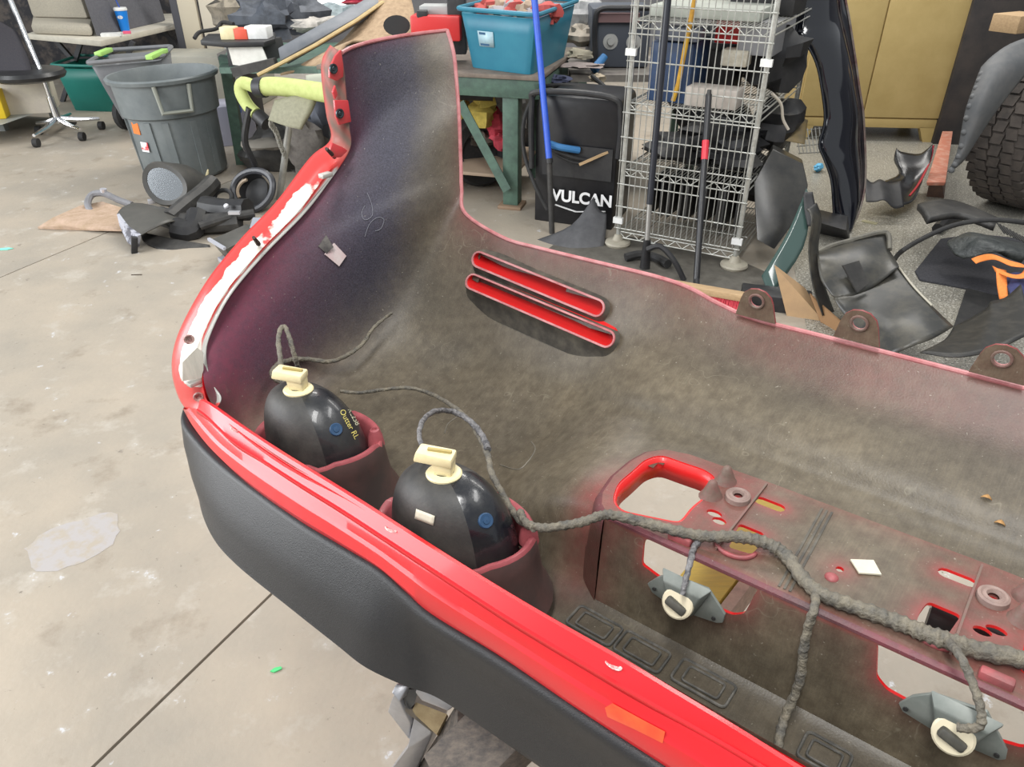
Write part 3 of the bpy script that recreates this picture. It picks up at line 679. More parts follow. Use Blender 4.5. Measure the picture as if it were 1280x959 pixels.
# ---------------------------------------------------------------- tail lamps in their red-rimmed pockets
def lamp(cx,cy,sock,first):
    rl,ra=.108,.074; rimu=-.022
    def egg(t,s,ds=0):   # egg outline in the l,a plane
        x=math.cos(t);y=math.sin(t); return (cx+(rl*s+ds)*x*(1+.05*y),cy+(ra*s+ds)*y)
    n=48; ts=[2*math.pi*i/n for i in range(n)]
    pk=MB(); rows=[]
    tilt=lambda t:.022*math.sin(t)*0-.012*math.cos(t)
    for s,ds,dz in ((1,.030,-.105),(1,.018,-.08),(1,.012,-.03),(1,.010,-.004),(1,.007,0),(1,.002,-.001),(1,-.002,-.006),(1,-.004,-.05)):
        row=[]
        for i,t in enumerate(ts):
            notch=.008*max(0,math.sin(t*5+1))**6+.006*max(0,math.sin(t*3+.3))**8
            x,y=egg(t,s,ds); row.append(B(x,y,rimu+dz+tilt(t)-(notch if -.02<dz<.0005 and ds<.011 else 0)))
        rows.append(row)
    pk.grid(rows,0,True)
    pm=bpy.data.materials.get('pocket_plastic')
    if not pm:
        pm=mat('pocket_plastic',(.42,.10,.11),(.30,.07,.08),rough=.42,scale=30,coat=.1)
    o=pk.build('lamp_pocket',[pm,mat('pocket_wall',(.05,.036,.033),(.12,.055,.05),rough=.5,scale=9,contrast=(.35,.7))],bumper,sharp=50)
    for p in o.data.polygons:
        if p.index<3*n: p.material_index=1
    for t in ((.35,2.45,5.2) if first else (.45,2.6,5.5)):
        k=MB(); x,y=egg(t,1,.0); k.lathe([(.013,-.02),(.011,-.004),(.007,.006),(.004,.0075),(.003,.0045),(.0003,.004)],B(x,y,rimu+tilt(t)),BU,12); k.build('screw_boss',pm,bumper)
    h=MB(); rows=[]; n=48
    apex=Vector(sock)
    for i in range(19):
        f=i/18; ang=f*math.pi/2; s=math.cos(ang)**.62; hz=math.sin(ang)**1.05
        row=[]
        for t in ts:
            x=math.cos(t);y=math.sin(t)
            px_=cx+(rl-.012)*s*x*(1+.04*y)+(apex.x-cx)*hz**2; py_=cy+(ra-.012)*s*y+(apex.y-cy)*hz**2
            row.append(B(px_,py_,rimu-.03+(apex.z-rimu+.03)*hz))
        rows.append(row)
    h.grid(rows,0,True); hs=h.build('lamp_housing',[M_blackgloss,mat('dusty_lamp_plastic',(.028,.027,.026),(.075,.07,.062),rough=.55,scale=16,bump=.04,bscale=300,contrast=(.4,.75))],bumper,sharp=60)
    for p in hs.data.polygons:
        j=p.index%n; deg=360*j/n; p.material_index=0 if (105<deg<215) else 1
    return hs
def socket(hs,p,s,ang):
    # cream bulb holder: round flange, neck and an overhanging connector head
    X=(BL*math.cos(ang)+BA*math.sin(ang)); Yv=BU.cross(X); Z=BU; c=B(*p)
    loc=lambda a,b,z:c+X*a*s+Yv*b*s+Z*z*s
    k=MB(); o=lambda r,z,n=24,q=1:[loc(r*math.cos(2*math.pi*i/n)*(1.12 if q else 1),r*math.sin(2*math.pi*i/n),z) for i in range(n)]
    k.grid([o(.018,-.004),o(.0205,-.003),o(.021,.001),o(.0195,.003),o(.013,.0035),o(.012,.004)],0,True)
    k.build('socket_flange',M_cream,hs)
    k=MB()
    k.hexa([loc(-.013,-.010,.002),loc(.011,-.010,.002),loc(.011,.010,.002),loc(-.013,.010,.002)],[loc(-.014,-.011,.022),loc(.012,-.011,.022),loc(.012,.011,.022),loc(-.014,.011,.022)])
    k.build('socket_neck',M_cream,hs,bevel=.0025)
    k=MB(); 
    k.hexa([loc(-.014,-.0135,.018),loc(.036,-.0125,.021),loc(.036,.0125,.021),loc(-.016,.0135,.018)],[loc(-.016,-.0125,.031),loc(.031,-.011,.036),loc(.031,.011,.036),loc(-.016,.0125,.031)])
    k.build('connector_head',M_cream,hs,bevel=.003)
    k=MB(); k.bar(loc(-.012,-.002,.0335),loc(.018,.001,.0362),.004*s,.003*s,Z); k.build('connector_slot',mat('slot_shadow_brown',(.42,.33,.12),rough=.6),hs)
    k=MB(); k.bar(loc(-.006,-.016,.0),loc(-.017,-.022,-.020),.007*s,.004*s,Z); k.build('latch',mat('black_latch',(.01,.01,.012),rough=.4),hs,bevel=.001)
def cap(hs,x,y,a):
    c=onB(x,y,'a',a); n=(C_-c).normalized(); k=MB(); k.lathe([(.0105,-.012),(.0105,.001),(.0095,.0025),(.0045,.002),(.004,.0032),(.0003,.0034)],c,(n+BU*.4),18); k.build('blue_cap',M_bluecap,hs)['label']='round blue rubber cap'
s1=L3(onB(373,487,'u',.055)); s2=L3(onB(555,592,'u',.055))
print('sock',s1,s2)
print('sock',s1,s2); l1=lamp(s1.x-.012,s1.y+.004,(s1.x,s1.y,.055),True); l2=lamp(s2.x-.004,s2.y+.002,(s2.x,s2.y,.055),False)
socket(l1,(s1.x,s1.y,.055),.98,-.42); socket(l2,(s2.x,s2.y,.055),.98,-.42)
for hs,x,y in ((l1,420,537),(l2,607,651)):
    p,n=raycast(hs,x,y)
    if p:
        k=MB(); k.lathe([(.0095,-.004),(.0095,.001),(.0085,.0022),(.0045,.0018),(.004,.003),(.0003,.0032)],p,n,18); k.build('blue_cap',M_bluecap,hs)
q=[[raycast(l2,521+23*i/5-2*j/3,636+9*i/5+12*j/3,.0012)[0] for i in range(6)] for j in range(4)]
k=MB(); k.grid(q); k.build('masking_tape',M_paper,l2,solid=.0004)
def scribble(hs,text,x0,y0,dx,dy,size,m):
    c=bpy.data.curves.new('t','FONT'); c.body=text; c.size=1; ob=bpy.data.objects.new('t',c); COL.objects.link(ob)
    bpy.context.view_layer.update(); me=bpy.data.meshes.new_from_object(ob.evaluated_get(bpy.context.evaluated_depsgraph_get())); 
    d=Vector((dx,dy)).normalized(); nrm=Vector((d.y,-d.x)); mbb=MB(); good=True; vs=[]
    for vv in me.vertices:
        px_=x0+d.x*vv.co.x*size+nrm.x*vv.co.y*size; py_=y0+d.y*vv.co.x*size+nrm.y*vv.co.y*size
        p,_=raycast(hs,px_,py_,.0006)
        vs.append(p if p else None)
    fs=[tuple(p.vertices) for p in me.polygons if all(vs[i] for i in p.vertices)]
    vs=[p or Vector((0,0,0)) for p in vs]
    used=sorted({i for f in fs for i in f}); mp={j:i for i,j in enumerate(used)}
    bpy.data.objects.remove(ob); bpy.data.curves.remove(c)
    if fs: mbb.add([vs[i] for i in used],[tuple(mp[i] for i in f) for f in fs]); mbb.build('crayon_writing',m,hs,smooth=False)
M_cray=mat('yellow_crayon',(.72,.62,.16),(.45,.38,.12),rough=.8,scale=150)
scribble(l1,'Outter RL',424,514,27,50,9.6,M_cray); scribble(l1,'RL258',434,512,24,46,9,mat('pale_crayon',(.62,.60,.42),rough=.8))
# ---------------------------------------------------------------- backup lamps hung on the front face
for pts,dc,sg in (([(809,730),(822,722),(836,718),(885,737),(906,769),(903,779),(895,779),(844,762),(815,741)],(853,747),1),([(1123,880),(1140,871),(1166,868),(1234,891),(1259,940),(1257,950),(1248,951),(1175,919),(1128,890)],(1195,909),-1)):
    q=[onB(x,y,'a',-.096) for x,y in pts]; k=MB(); k.prism(q,BA*.004)
    bl=k.build('backup_lamp',mat('grey_lamp_plate',(.15,.17,.155),(.22,.235,.215),rough=.5,scale=25,metal=.1),bumper,bevel=.0008)
    c=onB(*dc,'a',-.101); N_=(-BA*.9+BU*.45).normalized()
    x0,x1=(q[2],q[4])
    k=MB(); cc=L3(c); h=.026
    tri=[B(cc.x-.034*1,-.0985,cc.z+.030),B(cc.x+.03,-.0985,cc.z+.030),B(cc.x+.012,-.0985,cc.z-.024),B(cc.x-.014,-.0985,cc.z-.024)]
    tr2=[B(cc.x-.024,-.110,cc.z+.020),B(cc.x+.022,-.110,cc.z+.020),B(cc.x+.010,-.110,cc.z-.018),B(cc.x-.012,-.110,cc.z-.018)]
    k.hexa(tri,tr2); k.build('reflector_hump',mat('grey_lamp_plate',(.15,.17,.155)),bl,bevel=.002)
    k=MB(); k.lathe([(.0185,-.002),(.0185,.0035),(.0165,.005),(.0003,.005)],B(cc.x,-.111,cc.z),N_,26); k.build('bulb_holder',mat('cream_disc',(.74,.66,.48),rough=.45),bl)
    k=MB(); d=BL*-.9-BU*.35
    ce=B(cc.x,-.1155,cc.z)+N_*.002; k.bar(ce+BL*.012+BU*.004,ce-BL*.012-BU*.005,.011,.009,N_); k.build('plug',mat('dusty_black_plug',(.05,.048,.042),(.09,.085,.07),rough=.6,scale=80),bl,bevel=.003)
    for px_,py_ in ((pts[0][0]+9,pts[0][1]+6),(pts[5][0]-11,pts[5][1]-6)):
        k=MB(); k.lathe([(.0025,0),(.0025,.0015),(.0002,.0015)],onB(px_,py_,'a',-.0965),-BA,10); k.build('rivet',mat('dark_rivet',(.03,.03,.03),rough=.5),bl)
# ---------------------------------------------------------------- wiring harness
def U3(pts): return [onB(p[0],p[1],p[3] if len(p)>3 else 'u',p[2]) for p in pts]
har=None
def wire(name,pts,r,m=None,k=16):
    P=curve(U3(pts),k); n=len(P); rr=[(r if not isinstance(r,tuple) else r[0]+(r[1]-r[0])*i/(n-1))*.88*(1+.05*math.sin(i*.31)) for i in range(n)]
    w_=MB(); w_.tube(P,rr,10,twist=.13,tw=.75); return w_.build(name,m or M_wire,bumper,sharp=70)
wire('main_harness',[(650,640,.0),(658,654,.01),(680,660,.012),(705,657,.014),(730,652,.02),(750,645,.022),(765,644,.022),(800,652,.018),(830,660,.016),(865,668,.014),(890,671,.016),(920,671,.016),(945,675,.015),(968,684,.012),(985,697,.010),(1003,722,.010),(1025,742,.010),(1060,756,.009),(1100,770,.008),(1135,783,.008),(1160,793,.01),(1190,803,.012),(1220,812,.012),(1285,826,.012),(1345,842,.012)],(.0055,.0105),k=22)
wire('harness_branch',[(425,489,-.03),(450,491,-.04),(480,487,-.05),(510,485,-.05),(535,491,-.05),(560,504,-.03),(585,524,-.01),(600,548,.0),(610,570,.0),(614,590,.0),(625,612,-.01),(638,635,-.02),(652,652,.0),(668,660,.012)],(.0032,.0056),M_wire)
wire('harness_branch',[(528,560,.08),(524,542,.075),(530,524,.06),(545,514,.04),(567,515,.02),(588,527,.01),(603,545,.005),(610,562,.005)],(.0034,.0055),M_wire2)
wire('harness_branch',[(352,463,.075),(350,445,.09),(348,425,.10),(351,411,.105),(356,409,.105),(361,420,.10),(366,437,.085),(371,455,.06),(374,462,.04)],.0042,M_wire)
wire('harness_branch',[(374,478,.0),(356,478,.0),(343,472,.0),(341,464,.0),(349,455,.0),(365,450,-.01),(385,449,-.02),(412,452,-.03),(434,444,-.02),(453,430,-.01),(466,411,.01),(478,400,.02),(490,391,.03)],(.0065,.0032),M_wire)
wire('harness_branch',[(900,670,.014),(880,672,.012),(868,684,.004),(863,702,-.092,'a'),(858,722,-.108,'a'),(853,744,-.122,'a')],(.0048,.0036),M_wire2)
wire('harness_branch',[(1020,742,.006),(1018,760,-.085,'a'),(1010,785,-.092,'a'),(1004,815,-.098,'a'),(1001,845,-.104,'a'),(992,872,-.112,'a'),(981,897,-.125,'a'),(975,918,-.14,'a'),(972,940,-.155,'a')],(.0050,.0058),M_wire)
wire('harness_branch',[(1172,794,.012),(1183,800,.016),(1200,820,-.085,'a'),(1212,845,-.095,'a'),(1222,872,-.105,'a'),(1227,895,-.113,'a'),(1224,908,-.118,'a'),(1208,911,-.121,'a'),(1196,909,-.122,'a')],(.0046,.0044),M_wire)
for a,b in (((845,664,.014),(860,657,.022)),((915,671,.015),(908,655,.02)),((1010,735,.012),(1022,722,.02))):
    pass
# ---------------------------------------------------------------- helpers for the things around
def sheet(name,rows,m,parent=None,th=.003,k=4,z=False,sharp=50):
    # a bent sheet through rows of (pixel x, pixel y, distance along y or height z)
    R_=[[ (G(*p) if z else Y(*p)) for p in r] for r in rows]
    cc=[curve(r,k) for r in R_]; n=len(cc[0]); out=[]
    for i in range((len(cc)-1)*k+1): out.append([cr([c[j] for c in cc],i/k) for j in range(n)])
    mb=MB(); mb.grid(out); return mb.build(name,m,parent,solid=th,sharp=sharp)
def lump(name,c,size,m,parent=None,seed=0,amp=.25,n=14,rz=0):
    mb=MB(); mb.sphere((0,0,0),1,n,9); c=Vector(c); M=Matrix.Rotation(rz,3,'Z')
    for i,v in enumerate(mb.v):
        f=1+amp*noise.noise(v*1.7+Vector((seed*3.1,seed,0)))*2; w_=v*f; mb.v[i]=c+M@Vector((w_.x*size[0]/2,w_.y*size[1]/2,max(-.98,w_.z)*size[2]/2))
    return mb.build(name,m,parent)
def boxobj(name,c,size,m,parent=None,rz=0,bevel=.004,rot=None): 
    mb=MB(); mb.box(c,size,rz,rot); return mb.build(name,m,parent,bevel=bevel)
M_black=mat('scuffed_black_plastic',(.016,.016,.018),(.035,.034,.033),rough=.5,scale=12,contrast=(.4,.75),bump=.03)
M_black2=mat('dusty_black_plastic',(.030,.029,.028),(.070,.066,.060),rough=.55,scale=14,contrast=(.4,.75))
M_chrome=mat('chrome',(.75,.76,.78),rough=.18,metal=1)
M_zinc=mat('dull_zinc_wire',(.62,.62,.58),(.42,.42,.38),rough=.4,metal=.6,scale=30)
M_green=mat('green_bench_paint',(.09,.16,.12),(.06,.10,.08),rough=.55,scale=16,bump=.03)
M_beige=mat('beige_laminate',(.62,.58,.48),(.52,.48,.40),rough=.5,scale=10)
M_cloth=mat('beige_upholstery',(.42,.38,.30),(.35,.32,.26),rough=.9,scale=80,bump=.1)
M_grey=mat('grey_bin_plastic',(.17,.19,.20),(.23,.25,.255),rough=.55,scale=6,bump=.02)
M_rubber=mat('black_rubber',(.016,.016,.017),(.03,.029,.028),rough=.75,scale=30)
M_card=mat('brown_cardboard',(.46,.30,.16),(.38,.25,.14),rough=.85,scale=12)
M_wood=mat('bare_wood',(.52,.36,.20),(.42,.28,.15),rough=.7,scale=8,stretch=((1,12,12),0))
M_white=mat('white_plastic',(.78,.78,.76),(.66,.66,.64),rough=.5,scale=20)
M_steelg=mat('galvanised_bracket',(.50,.50,.52),(.36,.36,.38),rough=.42,metal=.7,scale=18)
M_redpl=mat('red_plastic',(.62,.03,.03),rough=.4)
# ---------------------------------------------------------------- building shell
def wallbox(name,c,s,m): return struct(boxobj(name,c,s,m,bevel=0))
M_wall=mat('grey_shop_wall',(.20,.20,.21),(.15,.15,.16),rough=.8,scale=2)
wallbox('wall_back',(-.5,10.55,1.6),(17,.1,3.3),M_wall)
wallbox('wall_right',(8.05,3.7,1.6),(.1,13.6,3.3),M_wall)
k=MB(); q=G(1168,182); k.box((q.x+.27,q.y+.12,1.2),(.50,.22,2.4),rz=-.12); struct(k.build('trim_1',mat('dark_steel_column',(.028,.026,.028),(.06,.05,.045),rough=.6,scale=5,bump=.05),bevel=.004))
k=MB(); k.box((-2.6,10.45,.86),(2.1,.05,.9)); struct(k.build('window_1',mat('bright_glazing',(1,1,1),emit=1.1)))
# patch of old paint and small scraps on the floor
q=[G(x,y,.0006) for x,y in ((32,686),(62,662),(100,650),(140,640),(148,655),(140,680),(95,706),(45,713))]
q=[p+Vector((noise.noise(p*40)*.01,noise.noise(p*31)*.01,0)) for p in curve(q+[q[0]],5)[:-1]]
k=MB(); k.prism(q,(0,0,-.0004)); struct(k.build('trim_2',mat('old_grey_paint_patch',(.41,.385,.375),(.40,.35,.285),rough=.5,scale=22,contrast=(.45,.62))))
def scrap(name,x,y,pts,m,label,cat,h=.004):
    c=G(x,y); k=MB(); k.prism([c+Vector((a*.001,b*.001,h)) for a,b in pts],(0,0,-h*.8)); tag(k.build(name,m),label,cat)
q=[G(x,y,.0008) for x,y in ((640,345),(700,300),(790,296),(935,330),(985,352),(960,400),(700,400))]; k=MB(); k.prism(q,(0,0,-.0005)); struct(k.build('trim_3',mat('dark_floor_patch',(.085,.078,.066),(.14,.13,.11),rough=.6,scale=12)))  # thin dark mottled patch laid on the floor under the rack
scrap('plastic_scrap',345,838,[(-12,-5),(-2,-8),(14,2),(10,8),(-4,4)],mat('green_scrap',(.10,.62,.22),rough=.5),'small bright green scrap lying on concrete left of the black valance','scrap')
scrap('paper_scrap',6,312,[(-60,-18),(20,-10),(40,10),(10,20),(-40,5)],mat('mint_scrap',(.25,.75,.60),rough=.6),'mint green scrap on concrete at the left edge of the photo','scrap')
scrap('wood_sliver',171,344,[(-26,-3),(26,-1),(25,3),(-26,2)],mat('dark_sliver',(.10,.08,.06),rough=.8),'thin dark sliver lying alone on concrete below the heap of mirrors','sliver')
# ---------------------------------------------------------------- work stand under the bumper
ws=thing('work_stand',G(470,985),'grey metal and dark wood stand leg under the black valance','stand')
def Z(x,y,z): return G(x,y,z)
k=MB(); k.bar(Z(640,905,.62),Z(560,985,.56),.085,.05,(0,0,1)); k.bar(Z(606,900,.60),Z(470,1100,.0),.075,.04,(.3,.3,1)); k.build('wood_rail',mat('weathered_dark_wood',(.055,.047,.043),(.13,.105,.085),rough=.8,scale=14,stretch=((2,9,9),.6),bump=.2),ws,bevel=.002)
k=MB()
k.prism([Z(*p) for p in ((512,853,.63),(520,884,.58),(509,936,.52),(479,975,.44),(514,975,.42),(537,926,.52),(540,917,.54),(505,890,.60))],Vector((.02,.05,-.012)))
k.prism([Z(*p) for p in ((490,872,.62),(496,866,.63),(503,886,.60),(513,905,.56),(511,925,.52),(484,890,.58))],Vector((.012,.02,-.01)))
k.prism([Z(*p) for p in ((489,866,.635),(495,855,.64),(511,857,.64),(499,878,.625))],Vector((.01,.02,-.012)))
k.prism([Z(*p) for p in ((521,860,.64),(545,860,.64),(569,882,.62),(560,889,.61),(527,876,.62),(519,866,.63))],Vector((.0,.02,-.02)))
k.build('metal_bracket',M_steelg,ws,bevel=.002)
k=MB(); k.prism([Z(*p) for p in ((520,878,.60),(559,893,.59),(546,918,.55),(514,890,.585))],Vector((.0,.01,-.02))); k.build('timber_filler',mat('pale_old_wood',(.42,.33,.19),(.30,.22,.12),rough=.8,scale=30,bump=.1),ws)
k=MB(); k.prism([Z(*p) for p in ((510,862,.63),(523,862,.63),(518,880,.61),(508,892,.58),(499,880,.6))],Vector((.0,.015,-.01))); k.build('bracket_gusset',mat('dark_steel',(.08,.08,.08),rough=.5,metal=.5),ws)
ys=thing('sawhorse',(B(.13,0,-.17).x,B(.13,0,-.17).y,0),'yellow painted timber sawhorse under the open plate recess','sawhorse')
qa=locB(onB(872,722,'u',-.19)); P0=B(qa[0]-.004,qa[1]-.30,-.215); P1=B(qa[0]-.02,.42,-.215)
k=MB(); k.bar(P0,P1,.070,.05,BU); k.build('top_rail',mat('yellow_lumber_paint',(.62,.47,.08),(.52,.40,.08),rough=.6,scale=20,stretch=((1,8,8),.5),bump=.08),ys,bevel=.003)
k=MB(); k.bar(P0-BL*.046,P1-BL*.046,.018,.045,BU); k.build('side_batten',mat('printed_raw_wood',(.52,.38,.30),(.36,.27,.22),rough=.8,scale=60),ys,bevel=.002)
for t,s in ((.12,1),(.12,-1),(.88,1),(.88,-1)):
    p=P0.lerp(P1,t); e=p+BL*.12*s; k=MB(); k.bar((p.x,p.y,p.z-.02),(e.x+BA.x*(t-.5)*.2,e.y+BA.y*(t-.5)*.2,.0),.035,.05,(0,0,1)); k.build('leg',M_wood,ys)
# black pipe and bolt seen through the right hand opening
hc=locB(onB(1182,782,'u',-.17)); c=onB(1182,782,'u',-.17); E=lambda l,a,u:B(hc[0]+l,hc[1]+a,hc[2]+u)
pj=thing('jack_stand',(E(-.58,.058,0).x,E(-.58,.058,0).y,0),'black round stand head with a bright bolt seen through the right recess opening','stand')
k=MB(); k.cyl(E(.022,0,0),E(-.06,.006,-.002),.027,.027,20); k.build('stand_head',M_black,pj); k=MB(); k.cyl(E(0,0,-.002),E(-.60,.06,-.02),.02,.02,16); q=E(-.58,.058,-.02); k.cyl(q,(q.x,q.y,0),.022,.03,16); k.build('stand_post',M_black,pj)
k=MB(); k.cyl(E(.018,.012,.02),E(.030,.014,.05),.0045,.0045,10); k.cyl(E(.016,.012,.018),E(.021,.013,.034),.012,.012,16); k.build('bolt',M_chrome,pj)
# ---------------------------------------------------------------- wire rack with its end panel facing us
PL=G(772,306); PR=G(917,334); fd=(PR-PL).normalized(); fwid=(PR-PL).length; bd=Vector((-fd.y,fd.x,0)); 
rack=thing('wire_rack',(PL+PR)/2+bd*.45,'zinc wire shelving rack on round white feet with mesh end panel','rack')
dep=.92; H=1.62
def rk(s,t,z): return PL+fd*(s*fwid)+bd*(t*dep)+Vector((0,0,z))
for s in (0,1):
    for t in (0,1):
        k=MB(); k.cyl(rk(s,t,.03),rk(s,t,H),.0125,.0125,10); k.build('post',M_zinc,rack)
        k=MB(); k.lathe([(.0,0),(.062,0),(.068,.012),(.064,.022),(.03,.03),(.018,.06),(.0,.06)],rk(s,t,0),n=22); k.build('foot',mat('dirty_cream_foot',(.42,.39,.31),(.33,.30,.24),rough=.6,scale=20),rack)
zs=[(Y(944,y,PR.y).z) for y in (316,234,146,36)]
for z in zs:
    k=MB()
    for s in (0,1):
        for dz in (0,-.032): k.tube([rk(s,0,z+dz),rk(s,1,z+dz)],.0035,6)
    for t in (0,1):
        for dz in (0,-.032): k.tube([rk(0,t,z+dz),rk(1,t,z+dz)],.0035,6)
        for i in range(16): k.tube([rk(i/16,t,z-.032*(i%2)),rk((i+1)/16,t,z-.032*((i+1)%2))],.0022,5)
    for i in range(40): k.tube([rk(i/39,0,z+.004),rk(i/39,1,z+.004)],.0019,5,caps=False)
    for t in (.25,.5,.75): k.tube([rk(0,t,z),rk(1,t,z)],.003,5)
    k.build('wire_shelf',M_zinc,rack,smooth=True)
k=MB()
for i in range(23): k.tube([rk(-.02+i/22*1.04,-.025,.10),rk(-.02+i/22*1.04,-.025,H-.05)],.0024,5)
zz=.10
while zz<H: k.tube([rk(-.03,-.022,zz),rk(1.03,-.022,zz)],.0034,6); zz+=.115
k.build('end_panel',M_zinc,rack)
k=MB()
for z in (.14,Y(944,78,PR.y).z):
    for s in (0,1): k.box(rk(s,-.02,z),(.05,.02,.03),rz=math.atan2(fd.y,fd.x))
k.build('panel_clip',M_white,rack)
RZ=math.atan2(fd.y,fd.x)
def onrack(name,s,t,zi,size,m,label,cat,dz=.006,rz=0,group=None,bevel=.006):
    p=rk(s,t,zs[zi]+dz+size[2]/2); return tag(boxobj(name,p,size,m,rz=RZ+rz,bevel=bevel),label,cat,group)
onrack('storage_box',.27,.22,2,(.20,.28,.26),mat('deep_blue_plastic',(.02,.06,.16),(.03,.05,.10),rough=.5,scale=8),'deep blue box on the second shelf from the top of the wire rack','box')
onrack('tool_case',.30,.12,2,(.20,.14,.05),mat('slate_case',(.10,.11,.14),rough=.5),'flat slate grey case lying before the deep blue box','case',dz=.275)
onrack('carton',.62,.10,2,(.24,.12,.085),mat('pale_carton',(.55,.50,.44),(.47,.42,.38),rough=.8,scale=12),'pale carton with red print on the wire rack','carton')
onrack('fuel_can',.62,.35,2,(.16,.12,.15),M_redpl,'red plastic can at the back of the second rack shelf','can',dz=.25)
onrack('grey_block',.84,.30,2,(.16,.2,.14),mat('mid_grey_block',(.22,.22,.23),rough=.6),'mid grey block beside the red can on the rack','block',dz=.22)
onrack('stone_block',.70,.22,2,(.12,.09,.07),mat('rough_pale_stone',(.55,.52,.44),(.42,.38,.3),rough=.9,scale=40),'rough pale block above the carton on the wire rack','block',dz=.17)
onrack('black_module',.45,.5,2,(.22,.22,.2),M_black,'boxy black plastic module behind the pale carton on the rack','module')
onrack('pale_tray',.45,.4,3,(.5,.5,.05),mat('grey_green_tray',(.40,.42,.37),(.33,.34,.3),rough=.7,scale=10),'pale grey tray lying on the topmost visible rack shelf','tray')
onrack('black_bin',.75,.6,3,(.3,.3,.2),M_black,'black bin standing behind the pale tray on the rack','bin')
for i,(s,t,sx,sy,sz,z) in enumerate(((.35,.35,.34,.4,.10,1),(.75,.30,.26,.3,.13,1),(.6,.65,.4,.3,.16,1))):
    lump('car_part',rk(s,t,zs[z]+sz/2+.01),(sx,sy,sz),M_black,seed=i,amp=.5); tag(COL.objects[-1],['ragged black car part at the left of the middle rack shelf','lumpy black car part at the right of the middle rack shelf','large black car part at the back of the middle rack shelf'][i],'car part')
k=MB(); 
for i in range(14): k.box(rk(.12+i*.055,.45,zs[0]+.12),(.012,.3,.2),rz=RZ+.15*math.sin(i*2),mi=0)
tag(k.build('slotted_part',M_black2,bevel=.002),'slotted dark plastic part on the lowest rack shelf','car part')
k=MB(); k.tube(curve([rk(.98,.3,zs[2]+.05),rk(1.05,.34,zs[2]+.0),rk(1.08,.36,zs[2]-.07),rk(1.13,.38,zs[2]-.12)],5),.007,8); tag(k.build('pipe_bent',mat('pale_hose',(.55,.50,.42),rough=.5)),'pale bent tube hanging off the right side of the rack','tube')
for i,(s,t,zi,sz,lb) in enumerate(((.86,.62,2,(.30,.42,.30),'tall dark part at the right rear of the second rack shelf'),(.55,.80,2,(.4,.25,.34),'dark part at the far back of the second rack shelf'),(.93,.78,1,(.26,.34,.26),'dark part overhanging the right rear of the middle rack shelf'),(.30,.82,1,(.4,.25,.28),'dark part at the back left of the middle rack shelf'),(.72,.85,0,(.5,.2,.26),'dark part at the back of the lowest rack shelf'),(.28,.72,3,(.4,.3,.2),'dark part behind the pale tray on the topmost visible shelf'))):
    lump('car_part',rk(s,t,zs[zi]+sz[2]/2+.01),sz,M_black,seed=i+40,amp=.3,rz=RZ); tag(COL.objects[-1],lb,'car part')
# trays and dark parts spilling from the rack's right side
k=MB(); k.prism([Y(942,228,3.62),Y(966,186,3.75),Y(1004,205,3.75),Y(1010,232,3.65),Y(1004,262,3.55),Y(968,312,3.42),Y(946,300,3.45)],Vector((.05,.16,-.02))); tag(k.build('plastic_sheet',mat('gloss_dark_panel',(.022,.022,.022),(.05,.048,.042),rough=.3,scale=8),bevel=.006),'slanted dark plastic panel leaning at the right of the wire rack','panel')
sheet('glass_panel',[[(1008,235,3.5),(1014,250,3.45)],[(985,290,3.35),(1004,310,3.3)],[(952,345,3.2),(962,372,3.1)]],mat('dark_green_glass',(.05,.09,.08),rough=.15,coat=.5)); tag(COL.objects[-1],'dark green glass strip standing right of the broom head','glass')
sheet('brown_panel',[[(985,140,4.2),(1010,150,4.2)],[(978,175,4.0),(1006,180,4.0)]],mat('amber_plastic',(.22,.16,.07),(.15,.12,.07),rough=.6,scale=14)); tag(COL.objects[-1],'amber brown panel on the floor between rack and black fender','panel')
c=G(1022,215); lump('glove',c+Vector((0,0,.03)),(.10,.05,.05),mat('blue_nitrile',(.12,.42,.66),rough=.5),seed=4,rz=.8); tag(COL.objects[-1],'crumpled light blue glove at the foot of the black fender','glove')
# loose basket behind the rack
k=MB()
for i in range(7): k.tube([Y(994+i*5,162-i*.5,4.6),Y(1000+i*4.5,192,4.45)],.003,5)
for j in range(4): k.tube([Y(992+j*2,165+j*9,4.6-.04*j),Y(1028,160+j*10,4.6-.04*j)],.003,5)
tag(k.build('wire_basket',mat('grey_wire',(.25,.25,.23),rough=.5)),'small grey wire basket beside the black fender','basket')
# ---------------------------------------------------------------- poles, broom
st=thing('squeegee',G(690,287),'long pole, bright blue above and black below, propped by the welder','squeegee')
k=MB(); k.cyl(Y(664,-45,4.30),Y(686.5,200,3.98),.0165,.0165,12); k.build('handle_sleeve',mat('bright_blue_paint',(.03,.11,.62),(.03,.09,.5),rough=.4,scale=20),st)
k=MB(); k.cyl(Y(686.5,200,3.98),G(690,292),.015,.015,12); k.build('handle',M_black2,st)
k=MB(); k.cyl(Y(686.3,198,3.982),Y(687,204,3.975),.019,.019,12); k.build('collar',M_black,st)
st=thing('rod',G(806,335),'plain black rod leaning on the wire rack end','rod')
k=MB(); k.cyl(Y(838,-35,3.62),Y(812,255,3.50),.0155,.0155,12); k.build('handle',mat('black_rod',(.018,.02,.028),rough=.4),st)
k=MB(); k.cyl(Y(812,255,3.50),Y(809,300,3.46),.0125,.0125,12); k.build('ferrule',mat('bare_metal_rod',(.30,.29,.27),rough=.4,metal=.5),st)
k=MB(); k.cyl(Y(809,300,3.46),G(806,335),.018,.026,12); k.tube(curve([Y(809,312,3.42),Y(825,308,3.40),Y(842,325,3.36),G(855,350)],4),.014,8); k.build('fork_foot',M_black,st)
